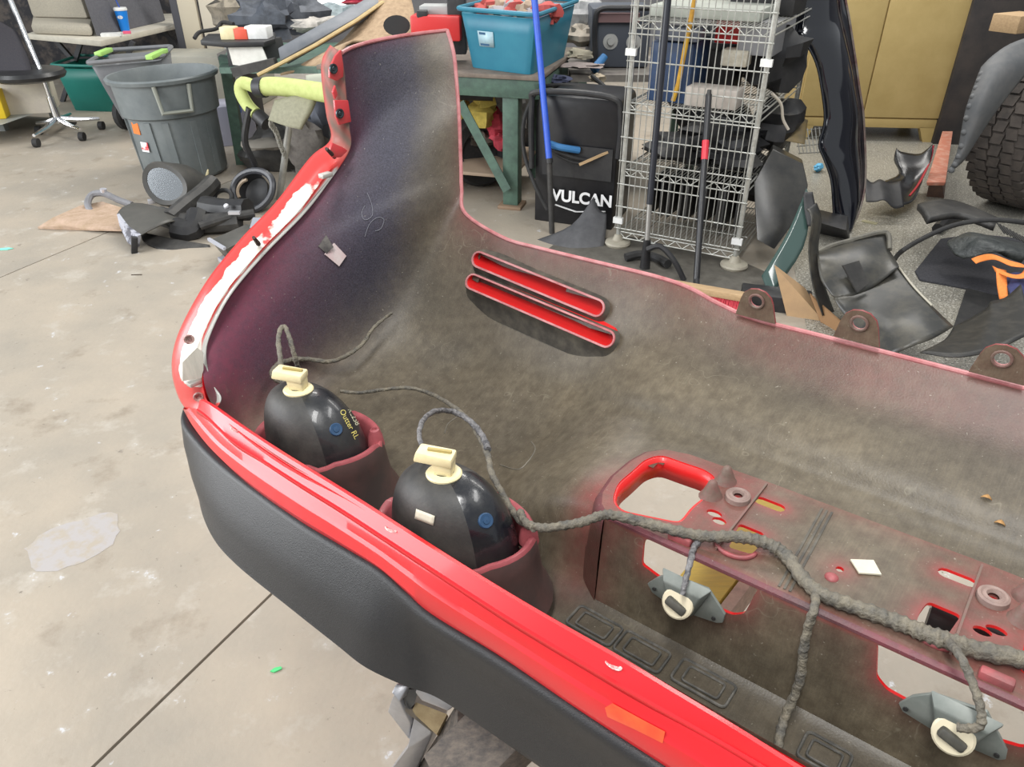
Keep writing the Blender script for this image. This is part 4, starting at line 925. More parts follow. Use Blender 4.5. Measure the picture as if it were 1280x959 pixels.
k=MB(); k.tube([rk(.33,.05,zs[2]+.02),rk(.36,.04,zs[2]+.10),rk(.44,.03,zs[2]+.6)],.011,8); tag(k.build('yellow_pole',mat('yellow_fibreglass',(.75,.45,.04),(.45,.22,.05),rough=.5,scale=6)),'yellow pole with rusty end standing inside the wire rack','pole')
br=thing('push_broom',G(900,378),'push broom with red bristles and black handle below the wire rack','broom')
bz=G(866,380)
hb=G(868,372); hb.z=.06
k=MB(); k.cyl(hb,Y(886,118,hb.y+.42),.0145,.0145,12); k.build('handle',mat('black_handle',(.02,.02,.022),rough=.35),br)
tp_=Y(886,118,hb.y+.42); a_=hb.lerp(tp_,.66); b_=hb.lerp(tp_,.76); k=MB(); k.cyl(a_,b_,.0158,.0158,12); k.build('red_tape',mat('red_tape',(.62,.03,.05),rough=.4),br)
k=MB(); k.cyl(hb.lerp(tp_,.97),tp_+Vector((0,0,.02)),.012,.009,10); k.build('handle_tip',M_black2,br)
w0=G(842,356,.075); w1=G(934,372,.075); wd=(w1-w0).normalized(); wp=Vector((-wd.y,wd.x,0))
k=MB(); k.bar(w0,w1,.05,.03); k.build('head_block',M_wood,br,bevel=.004)
k=MB(); 
for i in range(46):
    for j in range(3):
        p=w0.lerp(w1,(i+.5)/46)+wp*(j-1)*.014-Vector((0,0,.012)); q=p+wp*((j-1)*.012-.006)+Vector((random.uniform(-.003,.003),0,-.062)); k.cyl(p,q,.0035,.0045,5)
o=k.build('bristles',mat('red_bristles',(.60,.05,.07),(.45,.03,.05),rough=.7,scale=40),br); o['kind']='stuff'
k=MB(); k.tube(curve([hb+Vector((0,0,.03)),hb+wd*.02-wp*.03,hb+wd*.10-wp*.05-Vector((0,0,.02)),hb+wd*.2-wp*.06-Vector((0,0,.045))],5),.012,8); k.build('brace',M_black,br)
# dark flap and rubber by the rack's foot
sheet('mud_flap',[[(742,246,3.98),(748,262,3.95),(758,268,3.92)],[(715,282,3.9),(735,285,3.84),(757,290,3.84)],[(668,302,3.85),(712,310,3.74),(752,318,3.72)],[(640,312,3.8),(700,326,3.68),(746,330,3.66)]],mat('dusty_rubber_flap',(.07,.07,.075),(.11,.11,.115),rough=.7,scale=10),th=.006); tag(COL.objects[-1],'dusty grey rubber flap leaning before the black welder','flap')
k=MB(); k.tube(curve([G(782,322,.02),G(800,318,.03),G(820,322,.02),G(835,330,.03)],5),.022,8); tag(k.build('hose_scrap',M_rubber),'short black hose scrap on the floor under the rack','hose')
# ---------------------------------------------------------------- glossy black fender on end
Lf=[(1004,-45,4.3),(996,30,4.22),(994,42,4.2),(1006,52,4.18),(1020,78,4.16),(1027,110,4.13),(1031,150,4.1),(1024,180,4.07),(1030,198,4.05),(1039,225,4.03),(1042,262,4.0),(1043,284,3.98)]
Rf=[(1048,-45,4.45),(1056,0,4.4),(1060,20,4.38),(1064,45,4.36),(1069,78,4.33),(1073,108,4.3),(1078,140,4.27),(1080,175,4.24),(1081,205,4.2),(1080,235,4.15),(1074,262,4.08),(1064,284,4.02)]
k=MB(); rows=[]
for i in range(45):
    a=cr([Y(*p) for p in Lf],i/44*11); b=cr([Y(*p) for p in Rf],i/44*11); n=(b-a).cross(Vector((0,0,1))).normalized()
    if n.y>0: n=-n
    rows.append([a+(b-a)*t+n*(.07*math.sin(math.pi*min(1,t*1.15))**.8) for t in [j/12 for j in range(13)]]+[b-n*.06])
k.grid(rows); fe=thing('car_fender',G(1055,286),'glossy black car fender standing on end before the yellow cabinet','fender'); k.build('outer_skin',mat('gloss_black_paint',(.006,.007,.012),rough=.12,coat=.8),fe,solid=.003)
k=MB(); e=[r[0] for r in rows]; k.tube(e,.006,6); k.build('folded_edge',mat('gloss_black_paint',(.006,.007,.012)),fe)
k=MB(); k.tube([r[12]+Vector((.004,0,0)) for r in rows],.006,6); k.build('rear_flange',mat('scuffed_edge',(.22,.20,.17),(.10,.03,.03),rough=.5,scale=10),fe)
# ---------------------------------------------------------------- yellow cabinet
f0=G(1160,178); cd_=Vector((math.cos(-.10),math.sin(-.10),0)); cb=Vector((-cd_.y,cd_.x,0)); M_yel=mat('old_yellow_enamel',(.55,.41,.17),(.48,.35,.135),rough=.5,scale=5,bump=.02)
cabn=thing('storage_cabinet',f0-cd_*.5+cb*.3,'dull yellow steel cabinet on feet behind the black fender','cabinet')
def cp(s,t,z): return f0+cd_*s+cb*t+Vector((0,0,z))
def cbox(nm,s0,s1,t0,t1,z0,z1,m=M_yel,bv=.004):
    k=MB(); k.hexa([cp(s0,t0,z0),cp(s1,t0,z0),cp(s1,t1,z0),cp(s0,t1,z0)],[cp(s0,t0,z1),cp(s1,t0,z1),cp(s1,t1,z1),cp(s0,t1,z1)]); return k.build(nm,m,cabn,bevel=bv)
cbox('body',-1.0,.06,.015,.5,.11,1.7); cbox('plinth_rail',-1.0,.065,.0,.04,.10,.165)
cbox('door',-.52,.05,-.01,.014,.175,1.65); cbox('door',-.99,-.53,-.01,.014,.175,1.65)
for s in (-.04,-.95): 
    k=MB(); k.hexa([cp(s+.0,0,0),cp(s+.06,0,0),cp(s+.06,.06,0),cp(s,.06,0)],[cp(s-.05,0,.11),cp(s+.09,0,.11),cp(s+.09,.06,.11),cp(s-.05,.06,.11)]); k.build('foot',M_yel,cabn)
    k=MB(); k.hexa([cp(s+.0,.44,0),cp(s+.06,.44,0),cp(s+.06,.5,0),cp(s,.5,0)],[cp(s-.05,.44,.11),cp(s+.09,.44,.11),cp(s+.09,.5,.11),cp(s-.05,.5,.11)]); k.build('foot',M_yel,cabn)
# ---------------------------------------------------------------- broken bumper corner, red beam, tyre
bb=thing('broken_bumper',G(1120,262),'broken black bumper corner with a dark red edge beside the red beam','bumper')
sheet('torn_skin',[[(1121,185,4.75),(1126,190,4.72),(1148,193,4.7),(1160,186,4.7),(1166,180,4.7)],[(1118,200,4.7),(1126,206,4.62),(1145,208,4.6),(1158,203,4.62),(1164,196,4.65)],[(1124,218,4.6),(1130,222,4.52),(1142,228,4.5),(1152,224,4.5),(1158,215,4.55)],[(1100,230,4.4),(1120,236,4.38),(1136,240,4.36),(1146,238,4.36),(1152,228,4.45)],[(1085,248,4.28),(1105,250,4.25),(1125,256,4.2),(1138,254,4.22),(1146,245,4.3)]],mat('gloss_black_bumper',(.010,.010,.011),(.03,.03,.03),rough=.25,scale=12,contrast=(.45,.75)),bb,th=.004)
k=MB(); k.tube(curve([Y(1166,182,4.7),Y(1163,198,4.66),Y(1156,215,4.55),Y(1147,232,4.42),Y(1136,246,4.3)],5),.014,8,flat=.5); k.build('red_edge',mat('dark_red_paint',(.38,.01,.03),rough=.3,coat=.4),bb)
sheet('torn_strip',[[(1082,222,4.3),(1090,228,4.28),(1100,224,4.3),(1112,229,4.3),(1126,226,4.32)],[(1082,240,4.2),(1092,243,4.18),(1104,241,4.18),(1116,243,4.2),(1128,241,4.22)],[(1083,252,4.12),(1094,252,4.12),(1106,250,4.12),(1118,260,4.1),(1130,258,4.12)]],M_black,bb,th=.004)
rb=thing('steel_beam',G(1165,245),'worn red steel beam lying beside the big tyre','beam')
k=MB(); k.hexa([G(1159,232,.10),G(1180,232,.10),G(1190,168,.10),G(1178,168,.10)],[G(1158,228,.12),G(1182,228,.12),G(1191,164,.12),G(1178,164,.12)]); k.build('beam_top',mat('worn_salmon_paint',(.46,.17,.11),(.55,.32,.24),rough=.6,scale=20,contrast=(.45,.7)),rb,bevel=.002)
k=MB(); k.hexa([G(1158,246,.0),G(1180,248,.0),G(1188,180,.0),G(1176,178,.0)],[G(1161,231,.10),G(1178,231,.10),G(1188,168,.10),G(1179,168,.10)]); k.build('beam_web',mat('rusty_brown_steel',(.16,.09,.06),(.10,.06,.05),rough=.7,scale=20),rb)
ty=thing('truck_tyre',(3.02,4.42,0),'large worn off-road tyre standing at the right edge','tyre')
ax=Vector((.50,-.86,.05)).normalized(); tc_=Vector((3.02,4.42,.465)); Ro=.47; W2=.15
pr=[(.24,-.13),(.25,-.145),(.33,-.165),(.40,-.165),(.44,-.15),(.45,-.12),(.452,0),(.45,.12),(.44,.15),(.40,.165),(.33,.165),(.25,.145),(.24,.13),(.235,0),(.24,-.13)]
k=MB(); k.lathe(pr,tc_,ax,56); k.build('carcass',mat('worn_tyre_rubber',(.045,.038,.034),(.085,.07,.06),rough=.8,scale=14,bump=.1),ty)
k=MB(); zx=Vector((0,0,1)).rotation_difference(ax).to_matrix()
for i in range(44):
    for j,h in enumerate((-.125,-.07,0,.07,.125)):
        a=2*math.pi*(i+(.5 if j%2 else 0))/44; rad=zx@Vector((math.cos(a),math.sin(a),0)); tan=ax.cross(rad)
        rr=.455 if abs(h)<.1 else .448
        c=tc_+ax*h+rad*rr; M=Matrix((tan*1.0+ax*.25*(1 if j%2 else -1),ax,rad)).transposed(); k.box(c,(.054,.060,.016),rot=M)
k.build('tread_blocks',mat('worn_tyre_rubber',(.045,.038,.034)),ty)['kind']='stuff'
k=MB(); k.lathe([(.245,-.10),(.24,.10),(.255,.135),(.24,.14),(.20,.06),(.08,.05),(.06,.08),(.0,.08)],tc_,ax,32); k.build('wheel_rim',mat('dark_rim',(.04,.04,.042),rough=.45,metal=.4),ty)
fl=sheet('wheel_liner',[[(1226,84,4.1),(1240,70,4.1),(1262,55,4.15),(1292,44,4.2)],[(1218,105,4.05),(1238,95,4.0),(1262,84,4.02),(1295,75,4.1)],[(1206,140,4.0),(1226,130,3.95),(1246,124,3.98),(1262,118,4.05)],[(1196,190,3.98),(1210,176,3.95),(1224,162,3.97),(1238,150,4.02)],[(1184,215,3.98),(1192,212,3.96),(1200,206,3.97),(1206,200,4.0)]],mat('grey_black_liner',(.10,.105,.11),(.14,.14,.14),rough=.6,scale=14),th=.005); tag(fl,'grey plastic wheel liner with ribbed edge draped over the big tyre','liner')
for i in range(11):
    k=MB(); p=cr([Y(1226,84,4.1),Y(1218,105,4.05),Y(1206,140,4.0),Y(1196,190,3.98),Y(1184,215,3.98)],.5+i/10*3.3); k.sphere(p+Vector((.01,-.012,0)),.016,8,6); k.build('edge_rib',mat('grey_black_liner',(.10,.105,.11)),fl)
k=MB(); c=Y(1272,28,4.7); k.box(c,(.24,.16,.09),rz=.5); tag(k.build('wood_block',M_wood,bevel=.003),'pale wood block lying on top of the big tyre at the right edge','block')
# ---------------------------------------------------------------- heap of car parts on the right
M_liner=mat('dusty_liner_plastic',(.028,.028,.026),(.085,.078,.06),rough=.36,scale=9,contrast=(.42,.7))
wl_=thing('fender_liner',G(1090,430),'large curved dusty black fender liner on the floor behind the bolt tabs','liner')
sheet('back_wall',[[(1008,262,3.05),(1014,275,3.0),(1010,315,2.98),(1016,360,2.92),(1028,395,2.88)],[(1020,254,3.1),(1026,275,3.08),(1022,310,3.05),(1028,350,3.0),(1042,390,2.95)]],M_liner,wl_,th=.004)
sheet('upper_tray',[[(1020,315,3.08),(1040,308,3.1),(1075,298,3.12),(1108,292,3.15)],[(1022,322,2.98),(1042,318,3.0),(1078,310,3.02),(1112,312,3.05)],[(1026,350,2.9),(1050,345,2.88),(1085,335,2.9),(1118,322,2.98)],[(1042,372,2.82),(1060,372,2.8),(1090,360,2.83),(1124,333,2.9)]],M_liner,wl_,th=.004)
sheet('curved_panel',[[(1042,372,2.80),(1072,362,2.84),(1100,346,2.9),(1122,332,2.96)],[(1058,398,2.72),(1092,386,2.70),(1122,372,2.74),(1142,358,2.80)],[(1080,425,2.60),(1110,410,2.56),(1142,396,2.58),(1165,382,2.66)],[(1110,446,2.46),(1136,434,2.44),(1168,422,2.46),(1192,408,2.54)]],M_liner,wl_,th=.004)
k=MB(); k.tube(curve([Y(1020,316,3.075),Y(1040,307,3.095),Y(1062,301,3.11),Y(1075,297,3.115),Y(1108,291,3.145),Y(1112,312,3.05)],5),.011,7); k.build('rolled_rim',mat('tan_dusty_rim',(.16,.15,.12),(.10,.095,.08),rough=.6,scale=20),wl_)
k=MB(); k.tube(curve([Y(1122,332,2.955),Y(1142,358,2.795),Y(1165,382,2.655)],6),.004,6); k.build('pale_edge',mat('pale_broken_edge',(.45,.42,.34),rough=.7),wl_)
k=MB(); k.prism([Y(1052,332,2.86),Y(1072,326,2.87),Y(1084,354,2.83),Y(1070,366,2.80)],Vector((0,-.012,.006))); k.build('stiffener',M_black2,wl_)
k=MB(); k.hexa([G(1024,292,.0),G(1062,300,.0),G(1062,282,.0),G(1028,275,.0)],[G(1020,277,.10),G(1058,288,.10),G(1060,270,.10),G(1024,262,.10)]); tag(k.build('black_bracket',M_black,bevel=.003),'square black bracket standing behind the curved fender liner','bracket')
sheet('black_trim_strip',[[(1004,240,3.45),(1016,240,3.45)],[(1006,265,3.4),(1020,262,3.4)],[(1010,282,3.35),(1022,285,3.35)]],M_black); tag(COL.objects[-1],'short black trim strip upright left of the square bracket','trim')
cb_=thing('cardboard_piece',G(1000,405),'brown cardboard piece folded upright left of the fender liner','cardboard')
k=MB(); k.prism([Y(968,332,3.02),Y(1006,361,2.98),Y(1030,402,2.9),Y(1022,412,2.88),Y(985,402,2.95)],Vector((.004,.006,.0))); k.build('panel',M_card,cb_)
k=MB(); k.prism([Y(1012,368,2.96),Y(1022,378,2.93),Y(1052,404,2.8),Y(1048,416,2.8),Y(1030,414,2.87)],Vector((.004,.004,.004))); k.build('flap',mat('dark_cardboard',(.30,.17,.08),rough=.85),cb_)
k=MB(); k.box(Y(968,380,3.05),(.3,.12,.12),rz=-.3); tag(k.build('black_tray',M_black,bevel=.008),'low black tray between the broom head and the cardboard','tray')
mt=MB(); P=[G(x,y,.012) for x,y in ((1176,298),(1144,338),(1150,349),(1200,358),(1262,372),(1330,345),(1300,300),(1220,292))]; mt.prism(P,(0,0,-.011)); tag(mt.build('rubber_mat',mat('charcoal_carpet',(.028,.028,.034),(.05,.05,.056),rough=.95,scale=90,bump=.2),bevel=.004),'flat charcoal floor mat on the coated floor at the right','mat')
mt=MB(); P=[G(x,y,.010) for x,y in ((1208,360),(1262,374),(1300,372),(1300,420),(1192,408))]; mt.prism(P,(0,0,-.009)); tag(mt.build('rubber_mat',M_rubber),'second dark mat below the charcoal mat, nearer the bolt tabs','mat')
cu=sheet('seat_cushion',[[(1186,300,3.45),(1196,296,3.45),(1212,290,3.45),(1240,295,3.4),(1284,305,3.3)],[(1184,305,3.36),(1198,296,3.36),(1222,293,3.3),(1250,300,3.25),(1284,312,3.2)],[(1192,316,3.28),(1206,310,3.26),(1232,304,3.2),(1258,307,3.18),(1284,314,3.16)],[(1204,324,3.24),(1220,321,3.2),(1244,316,3.16),(1264,314,3.14),(1284,320,3.12)]],mat('quilted_black_vinyl',(.028,.032,.032),(.06,.066,.064),rough=.45,scale=40,bump=.35,bscale=70),th=.04); tag(cu,'creased black vinyl cushion on the charcoal mat','cushion')
bx=thing('black_case',G(1190,285),'low black plastic duct with ribbed lid behind the vinyl cushion','duct')
sheet('lid',[[(1147,255,3.75),(1170,249,3.8),(1200,252,3.8),(1248,272,3.6)],[(1155,264,3.65),(1178,257,3.7),(1204,260,3.68),(1246,277,3.52)],[(1160,274,3.58),(1182,268,3.6),(1206,268,3.6),(1244,282,3.48)]],M_black2,bx,th=.03)
k=MB(); k.tube(curve([G(1172,286,.03),G(1182,276,.04),G(1200,270,.03)],4),.03,8); k.build('duct_body',M_black,bx)
k=MB()
for i in range(12): k.bar(Y(1246+i*4,278+i*2.2,3.42),Y(1256+i*4,292+i*1.8,3.36),.006,.004)
k.build('lid_ribs',M_black2,bx)
k=MB(); k.tube(curve([G(1118,325,.02),Y(1126,315,3.25),Y(1150,300,3.3),Y(1185,284,3.32),Y(1215,277,3.3),Y(1250,275,3.25),Y(1300,281,3.2)],6),.011,10); tag(k.build('rubber_hose',M_rubber),'long curved black hose arching over the charcoal mat','hose')
sr=thing('ratchet_strap',G(1255,345),'bright orange webbing strap looped beside the vinyl cushion','strap')
M_or=mat('orange_webbing',(.85,.26,.05),(.72,.20,.04),rough=.75,scale=120)
sheet('webbing_loop',[[(1214,324,3.10),(1224,320,3.1),(1240,318,3.05),(1262,326,2.95),(1280,332,2.9),(1276,342,2.86),(1262,342,2.88),(1240,332,3.0)],[(1220,330,3.06),(1228,327,3.06),(1244,325,3.0),(1264,333,2.9),(1288,336,2.85),(1282,347,2.82),(1264,347,2.84),(1244,340,2.95)]],M_or,sr,th=.002)
sheet('webbing_tail',[[(1245,335,2.95),(1258,338,2.93)],[(1246,355,2.88),(1259,354,2.86)],[(1249,374,2.8),(1260,371,2.78)]],M_or,sr,th=.002)
k=MB(); k.prism([Y(1263,404,2.4),Y(1268,402,2.4),Y(1284,412,2.35),Y(1284,420,2.35),Y(1270,422,2.36)],Vector((.004,.006,.004))); tag(k.build('orange_scrap',M_or),'orange scrap behind the rightmost bolt tab','scrap')
sheet('blue_cloth',[[(1256,345,3.0),(1270,340,2.98),(1290,345,2.95)],[(1260,362,2.8),(1274,358,2.78),(1290,368,2.76)],[(1272,388,2.62),(1280,385,2.62),(1292,395,2.6)]],mat('navy_cloth',(.025,.03,.10),(.04,.045,.13),rough=.9,scale=60),th=.004); tag(COL.objects[-1],'navy blue cloth beside the orange strap','cloth')
ts=thing('torn_liner',G(1230,440),'torn black plastic sheet with ragged edge behind the two right bolt tabs','liner')
sheet('torn_sheet',[[(1192,408,2.5),(1212,398,2.52),(1232,386,2.55),(1238,377,2.58),(1256,372,2.6),(1276,355,2.65)],[(1180,425,2.35),(1210,418,2.36),(1232,410,2.36),(1246,405,2.38),(1262,395,2.42),(1284,385,2.45)],[(1150,440,2.2),(1190,446,2.15),(1225,442,2.15),(1246,436,2.18),(1264,428,2.2),(1290,415,2.25)]],mat('torn_black_sheet',(.012,.012,.011),(.040,.036,.03),rough=.5,scale=20,contrast=(.45,.75)),ts,th=.004)
k=MB(); k.bar(G(1078,276,.004),G(1096,280,.004),.03,.006); tag(k.build('metal_tab',mat('pale_brass',(.45,.42,.28),rough=.5,metal=.3)),'small pale metal tab on the coated floor behind the fender liner','tab')
# ---------------------------------------------------------------- green bench, tote and welder in the middle
cn=G(672,258); 
bz_=.71; c0=Y(672,104,4.30); bl_=Y(573,98,4.42); bfd=(Vector((c0.x,c0.y,0))-Vector((bl_.x,bl_.y,0))).normalized(); bbd=Vector((-bfd.y,bfd.x,0)); bz_=c0.z+.0
bench=thing('work_bench',(c0.x-.4,c0.y+.4,0),'green steel work bench with diagonal brace carrying the teal tote','bench')
def bp(s,t,z): return Vector((c0.x,c0.y,0))+bfd*s+bbd*t+Vector((0,0,z))
def bbox(nm,s0,s1,t0,t1,z0,z1,m=M_green,par=bench,bv=.003):
    k=MB(); k.hexa([bp(s0,t0,z0),bp(s1,t0,z0),bp(s1,t1,z0),bp(s0,t1,z0)],[bp(s0,t0,z1),bp(s1,t0,z1),bp(s1,t1,z1),bp(s0,t1,z1)]); return k.build(nm,m,par,bevel=bv)
bbox('bench_top',-1.3,.02,-.01,.75,bz_+.012,bz_+.035,mat('worn_wood_top',(.22,.18,.145),(.14,.11,.09),rough=.7,scale=10))
bbox('apron',-1.3,.01,.0,.03,bz_-.085,bz_+.012); bbox('apron',-.02,.01,.0,.75,bz_-.085,bz_)
lg=G(640,258)
ls=(lg-Vector((c0.x,c0.y,0))).dot(bfd)
bbox('leg',ls-.045,ls+.045,.01,.10,.02,bz_); bbox('leg_foot',ls-.07,ls+.07,-.02,.12,0,.02,mat('rusty_foot',(.25,.17,.11),rough=.7)); bbox('leg',-1.25,-1.16,.01,.10,0,bz_); bbox('leg',ls-.045,ls+.045,.62,.71,0,bz_); bbox('leg',-1.25,-1.16,.62,.71,0,bz_)
k=MB(); k.bar(Y(575,128,4.45),Y(634,238,4.32),.05,.02,(0,-1,0)); k.build('brace',M_green,bench)
bbox('lower_shelf',-1.2,ls,.06,.7,.16,.18,mat('bare_plank',(.33,.25,.18),rough=.8))
# tote
tt=thing('storage_tote',bp(-.3,.25,bz_+.035),'teal plastic tote full of rags standing on the green bench','tote')
M_teal=mat('teal_tote_plastic',(.02,.17,.26),(.03,.21,.30),rough=.45,scale=5)
def tub(par,base,top,m,rim=.012,th=.006):
    b=[Vector(p) for p in base]; t=[Vector(p) for p in top]; 
    def rnd(Q):
        n=len(Q); out=[]
        for i in range(n):
            p=Q[i]; a=(Q[i-1]-p); c=(Q[(i+1)%n]-p); r=.05
            q0=p+a.normalized()*r; q1=p+c.normalized()*r
            for j in range(5): s=j/4; out.append(q0*(1-s)**2+p*2*s*(1-s)+q1*s*s)
        return out
    rb_,rt_=rnd(b),rnd(t); cen=sum(t,Vector())/4; k=MB(); k.grid([rb_]+[[p.lerp(q,s) for p,q in zip(rb_,rt_)] for s in (.33,.66,.93)],0,True); o=len(k.v); k.v+=rb_; k.f.append(tuple(range(o,o+len(rb_)))); k.mi.append(0)
    body=k.build('body',m,par,solid=th)
    k=MB(); out=[p+(p-cen).normalized()*.012 for p in rt_]; k.tube(out,rim,8,closed=True); k.build('rim',m,par); return body
tz0=bz_+.036; tz1=tz0+.30
def tb(x,y,z): return G(x,y,z)
B0=[G(588,84,tz0),G(664,94,tz0),G(707,70,tz0),G(640,62,tz0)]
fx=(B0[1]-B0[0]).normalized(); rx_=(B0[2]-B0[1]).normalized()
T0=[B0[0]-fx*.05-rx_*.05,B0[1]+fx*.05-rx_*.05,B0[2]+fx*.05+rx_*.05,B0[3]-fx*.05+rx_*.05]; T0=[Vector((p.x,p.y,tz1)) for p in T0]
tub(tt,B0,T0,M_teal)
fc=lambda s,z,o=.004:(B0[0].lerp(B0[1],s)*(1-z)+T0[0].lerp(T0[1],s)*z)-rx_*o
k=MB(); k.add([fc(.22,.40),fc(.44,.40),fc(.44,.66),fc(.22,.66)],[(0,1,2,3)]); k.build('label',mat('pale_blue_label',(.45,.62,.68),(.36,.55,.64),rough=.5,scale=30),tt,solid=.001)
k=MB(); k.add([fc(.24,.415,.006),fc(.37,.415,.006),fc(.37,.45,.006),fc(.24,.45,.006)],[(0,1,2,3)]); k.add([fc(.24,.60,.006),fc(.33,.60,.006),fc(.33,.64,.006),fc(.24,.64,.006)],[(0,1,2,3)]); k.build('label_print',mat('navy_print',(.03,.10,.20),rough=.5),tt)
for i in range(7):
    s=.12+.13*i; p=T0[0].lerp(T0[1],s)*.6+T0[3].lerp(T0[2],s)*.4; lump('rag',p+Vector((0,.02*((i%2)-.5),-.03)),(.16,.15,.10),[mat('red_rag',(.48,.09,.08),rough=.9),mat('tan_rag',(.40,.30,.22),rough=.9),mat('grey_rag',(.32,.29,.30),rough=.9)][i%3],seed=i,amp=.4)
    tag(COL.objects[-1],['leftmost rag in the teal tote, crumpled and red','tan rag beside the leftmost red rag in the teal tote','grey rag left of the middle of the teal tote','red rag in the middle of the teal tote','tan rag just left of the blue pole in the teal tote','grey rag behind the blue pole in the teal tote','rightmost rag in the teal tote, crumpled and red'][i],'rag','rags in the tote')
# red toolbox left of the tote
tb_=thing('tool_box',G(548,52,bz_+.03),'red and black tool case with grey lid beside the teal tote','tool case')
k=MB(); k.box(Y(548,33,4.72),(.28,.2,.13),rz=-.1); k.build('red_body',M_redpl,tb_,bevel=.012)
k=MB(); k.box(Y(548,12,4.76),(.19,.14,.05),rz=-.1); k.build('grey_lid',mat('grey_lid',(.40,.41,.40),rough=.5),tb_,bevel=.004)
k=MB(); k.box(Y(528,20,4.66),(.06,.06,.06)); k.box(Y(572,30,4.75),(.10,.16,.30)); k.build('black_panel',M_black,tb_,bevel=.008)
# rags and boxes on the lower shelf of the bench
for i,(x,y,yy,sx,sy,sz,c,lb) in enumerate(((600,112,4.75,.28,.2,.07,(.42,.03,.06),'dark red cloth bundled beneath the bench top'),(603,140,4.72,.17,.15,.16,(.62,.48,.10),'yellow plastic tray stacked under the bench'),(578,135,4.72,.09,.1,.14,(.60,.48,.12),'yellow strap hanging left under the bench'),(622,155,4.75,.14,.12,.16,(.55,.05,.08),'red cloth lump behind the bench leg'),(626,176,4.7,.10,.1,.12,(.55,.06,.09),'lower red cloth lump behind the bench leg'),(650,140,4.78,.10,.1,.2,(.62,.60,.58),'white paper bundle right of the bench leg'),(600,170,4.8,.22,.15,.12,(.14,.12,.10),'dark tangled parts under the bench'))):
    lump('cloth_bundle' if 'cloth' in lb else 'bundle',Y(x,y,yy),(sx,sy,sz),mat('bundle_%d'%i,c,tuple(v*.7 for v in c),rough=.8,scale=25),seed=i+20,amp=.45); tag(COL.objects[-1],lb,'bundle')
k=MB(); k.cyl(Y(575,119,4.6),Y(616,121,4.62),.028,.024,12); tag(k.build('flashlight',M_black),'short black cylinder lying over the yellow tray','cylinder')
k=MB(); c=G(612,280); c=Vector((Y(600,240,4.80).x,4.80,.215)); k.lathe([(.19,-.08),(.21,-.05),(.21,.05),(.19,.08),(.13,.07),(.11,0),(.12,-.07),(.19,-.08)],c,(.35,-.92,.1),32); k.lathe([(.0,.02),(.125,.02),(.125,.0),(.0,.0)],c,(.35,-.92,.1),24); tag(k.build('spare_wheel',M_rubber),'dusty black tyre standing under the green bench','tyre')
k=MB(); k.box((-.12,5.55,.30),(1.1,.3,.58)); tag(k.build('clutter_backdrop',mat('dark_clutter',(.03,.03,.035),(.10,.085,.075),rough=.8,scale=9,contrast=(.45,.6)),bevel=.01),'dark crate of parts far under the green bench','backdrop')  # dark box added as a backdrop in place of clutter behind the bench
# welder cart
wc=thing('welder_cart',G(712,282),'black welder cabinet with tubular handle and white lettering','welder')
q0=G(668,275); q1=G(764,288); wf=(q1-q0).normalized(); wb=Vector((-wf.y,wf.x,0)); ww=(q1-q0).length
def wp_(s,t,z): return q0+wf*(s*ww)+wb*t+Vector((0,0,z))
wz=Y(700,118,q0.y).z
k=MB(); pr_=[(0,0,0),(0,0,wz-.06),(.03,0,wz-.02),(.1,0,wz),(.9,0,wz),(.97,0,wz-.02),(1,0,wz-.06),(1,0,0)]
k.prism([wp_(s,t,z) for s,t,z in pr_],wb*.38); k.build('body',mat('welder_black_enamel',(.008,.008,.010),(.018,.018,.02),rough=.4,scale=14,contrast=(.45,.8)),wc,bevel=.006)
k=MB(); k.tube(curve([wp_(-.03,-.02,.30),wp_(-.04,-.02,wz-.06),wp_(.06,-.03,wz+.02),wp_(.9,-.03,wz+.02),wp_(1.03,-.02,wz-.08),wp_(1.03,-.02,.4)],6),.016,10); k.build('tube_handle',M_black,wc)
k=MB(); k.prism([wp_(s,-.008,z) for s,z in ((.10,.27),(.96,.27),(.96,.44),(.10,.44))],wb*-.004); k.build('panel_lip',M_black,wc)
def text_on(par,txt,org,xd,zd,size,m,th=.003):
    c=bpy.data.curves.new('t','FONT'); c.body=txt; c.size=1; c.extrude=0; c.offset=.035; ob=bpy.data.objects.new('t',c); COL.objects.link(ob); bpy.context.view_layer.update()
    me=bpy.data.meshes.new_from_object(ob.evaluated_get(bpy.context.evaluated_depsgraph_get())); k=MB(); k.add([org+xd*v.co.x*size+zd*v.co.y*size for v in me.vertices],[tuple(p.vertices) for p in me.polygons]); bpy.data.objects.remove(ob); bpy.data.curves.remove(c)
    return k.build('lettering',m,par,smooth=False)
to=Y(690,241,q0.y-.05); nf=wp_(0,-.014,0); 
tz=Y(690,246,q0.y).z
text_on(wc,'VULCAN',wp_(.235,-.014,tz),wf*.98,Vector((0,0,1)),.088,mat('white_print',(.82,.82,.82),rough=.6))
k=MB(); k.bar(wp_(.28,-.014,tz-.025),wp_(.55,-.014,tz-.05),.004,.012,wb); k.bar(wp_(.55,-.014,tz-.05),wp_(.92,-.014,tz-.028),.004,.008,wb); k.build('logo_stroke',mat('white_print',(.8,.8,.8)),wc)
k=MB(); k.tube(curve([Y(688,180,4.05),Y(700,184,4.03),Y(724,188,4.05)],5),.018,10); tag(k.build('welding_torch',mat('blue_grip',(.05,.20,.45),rough=.5)),'blue torch grip hung across the black welder','torch')
k=MB(); k.tube(curve([Y(686,186,4.05),Y(720,198,4.03),Y(752,200,4.04),Y(768,182,4.06)],6),.010,8); k.tube(curve([Y(692,192,4.05),Y(722,204,4.03),Y(750,194,4.04)],6),.008,8); tag(k.build('welder_cable',M_rubber),'dark cable looped across the front of the black welder','cable')
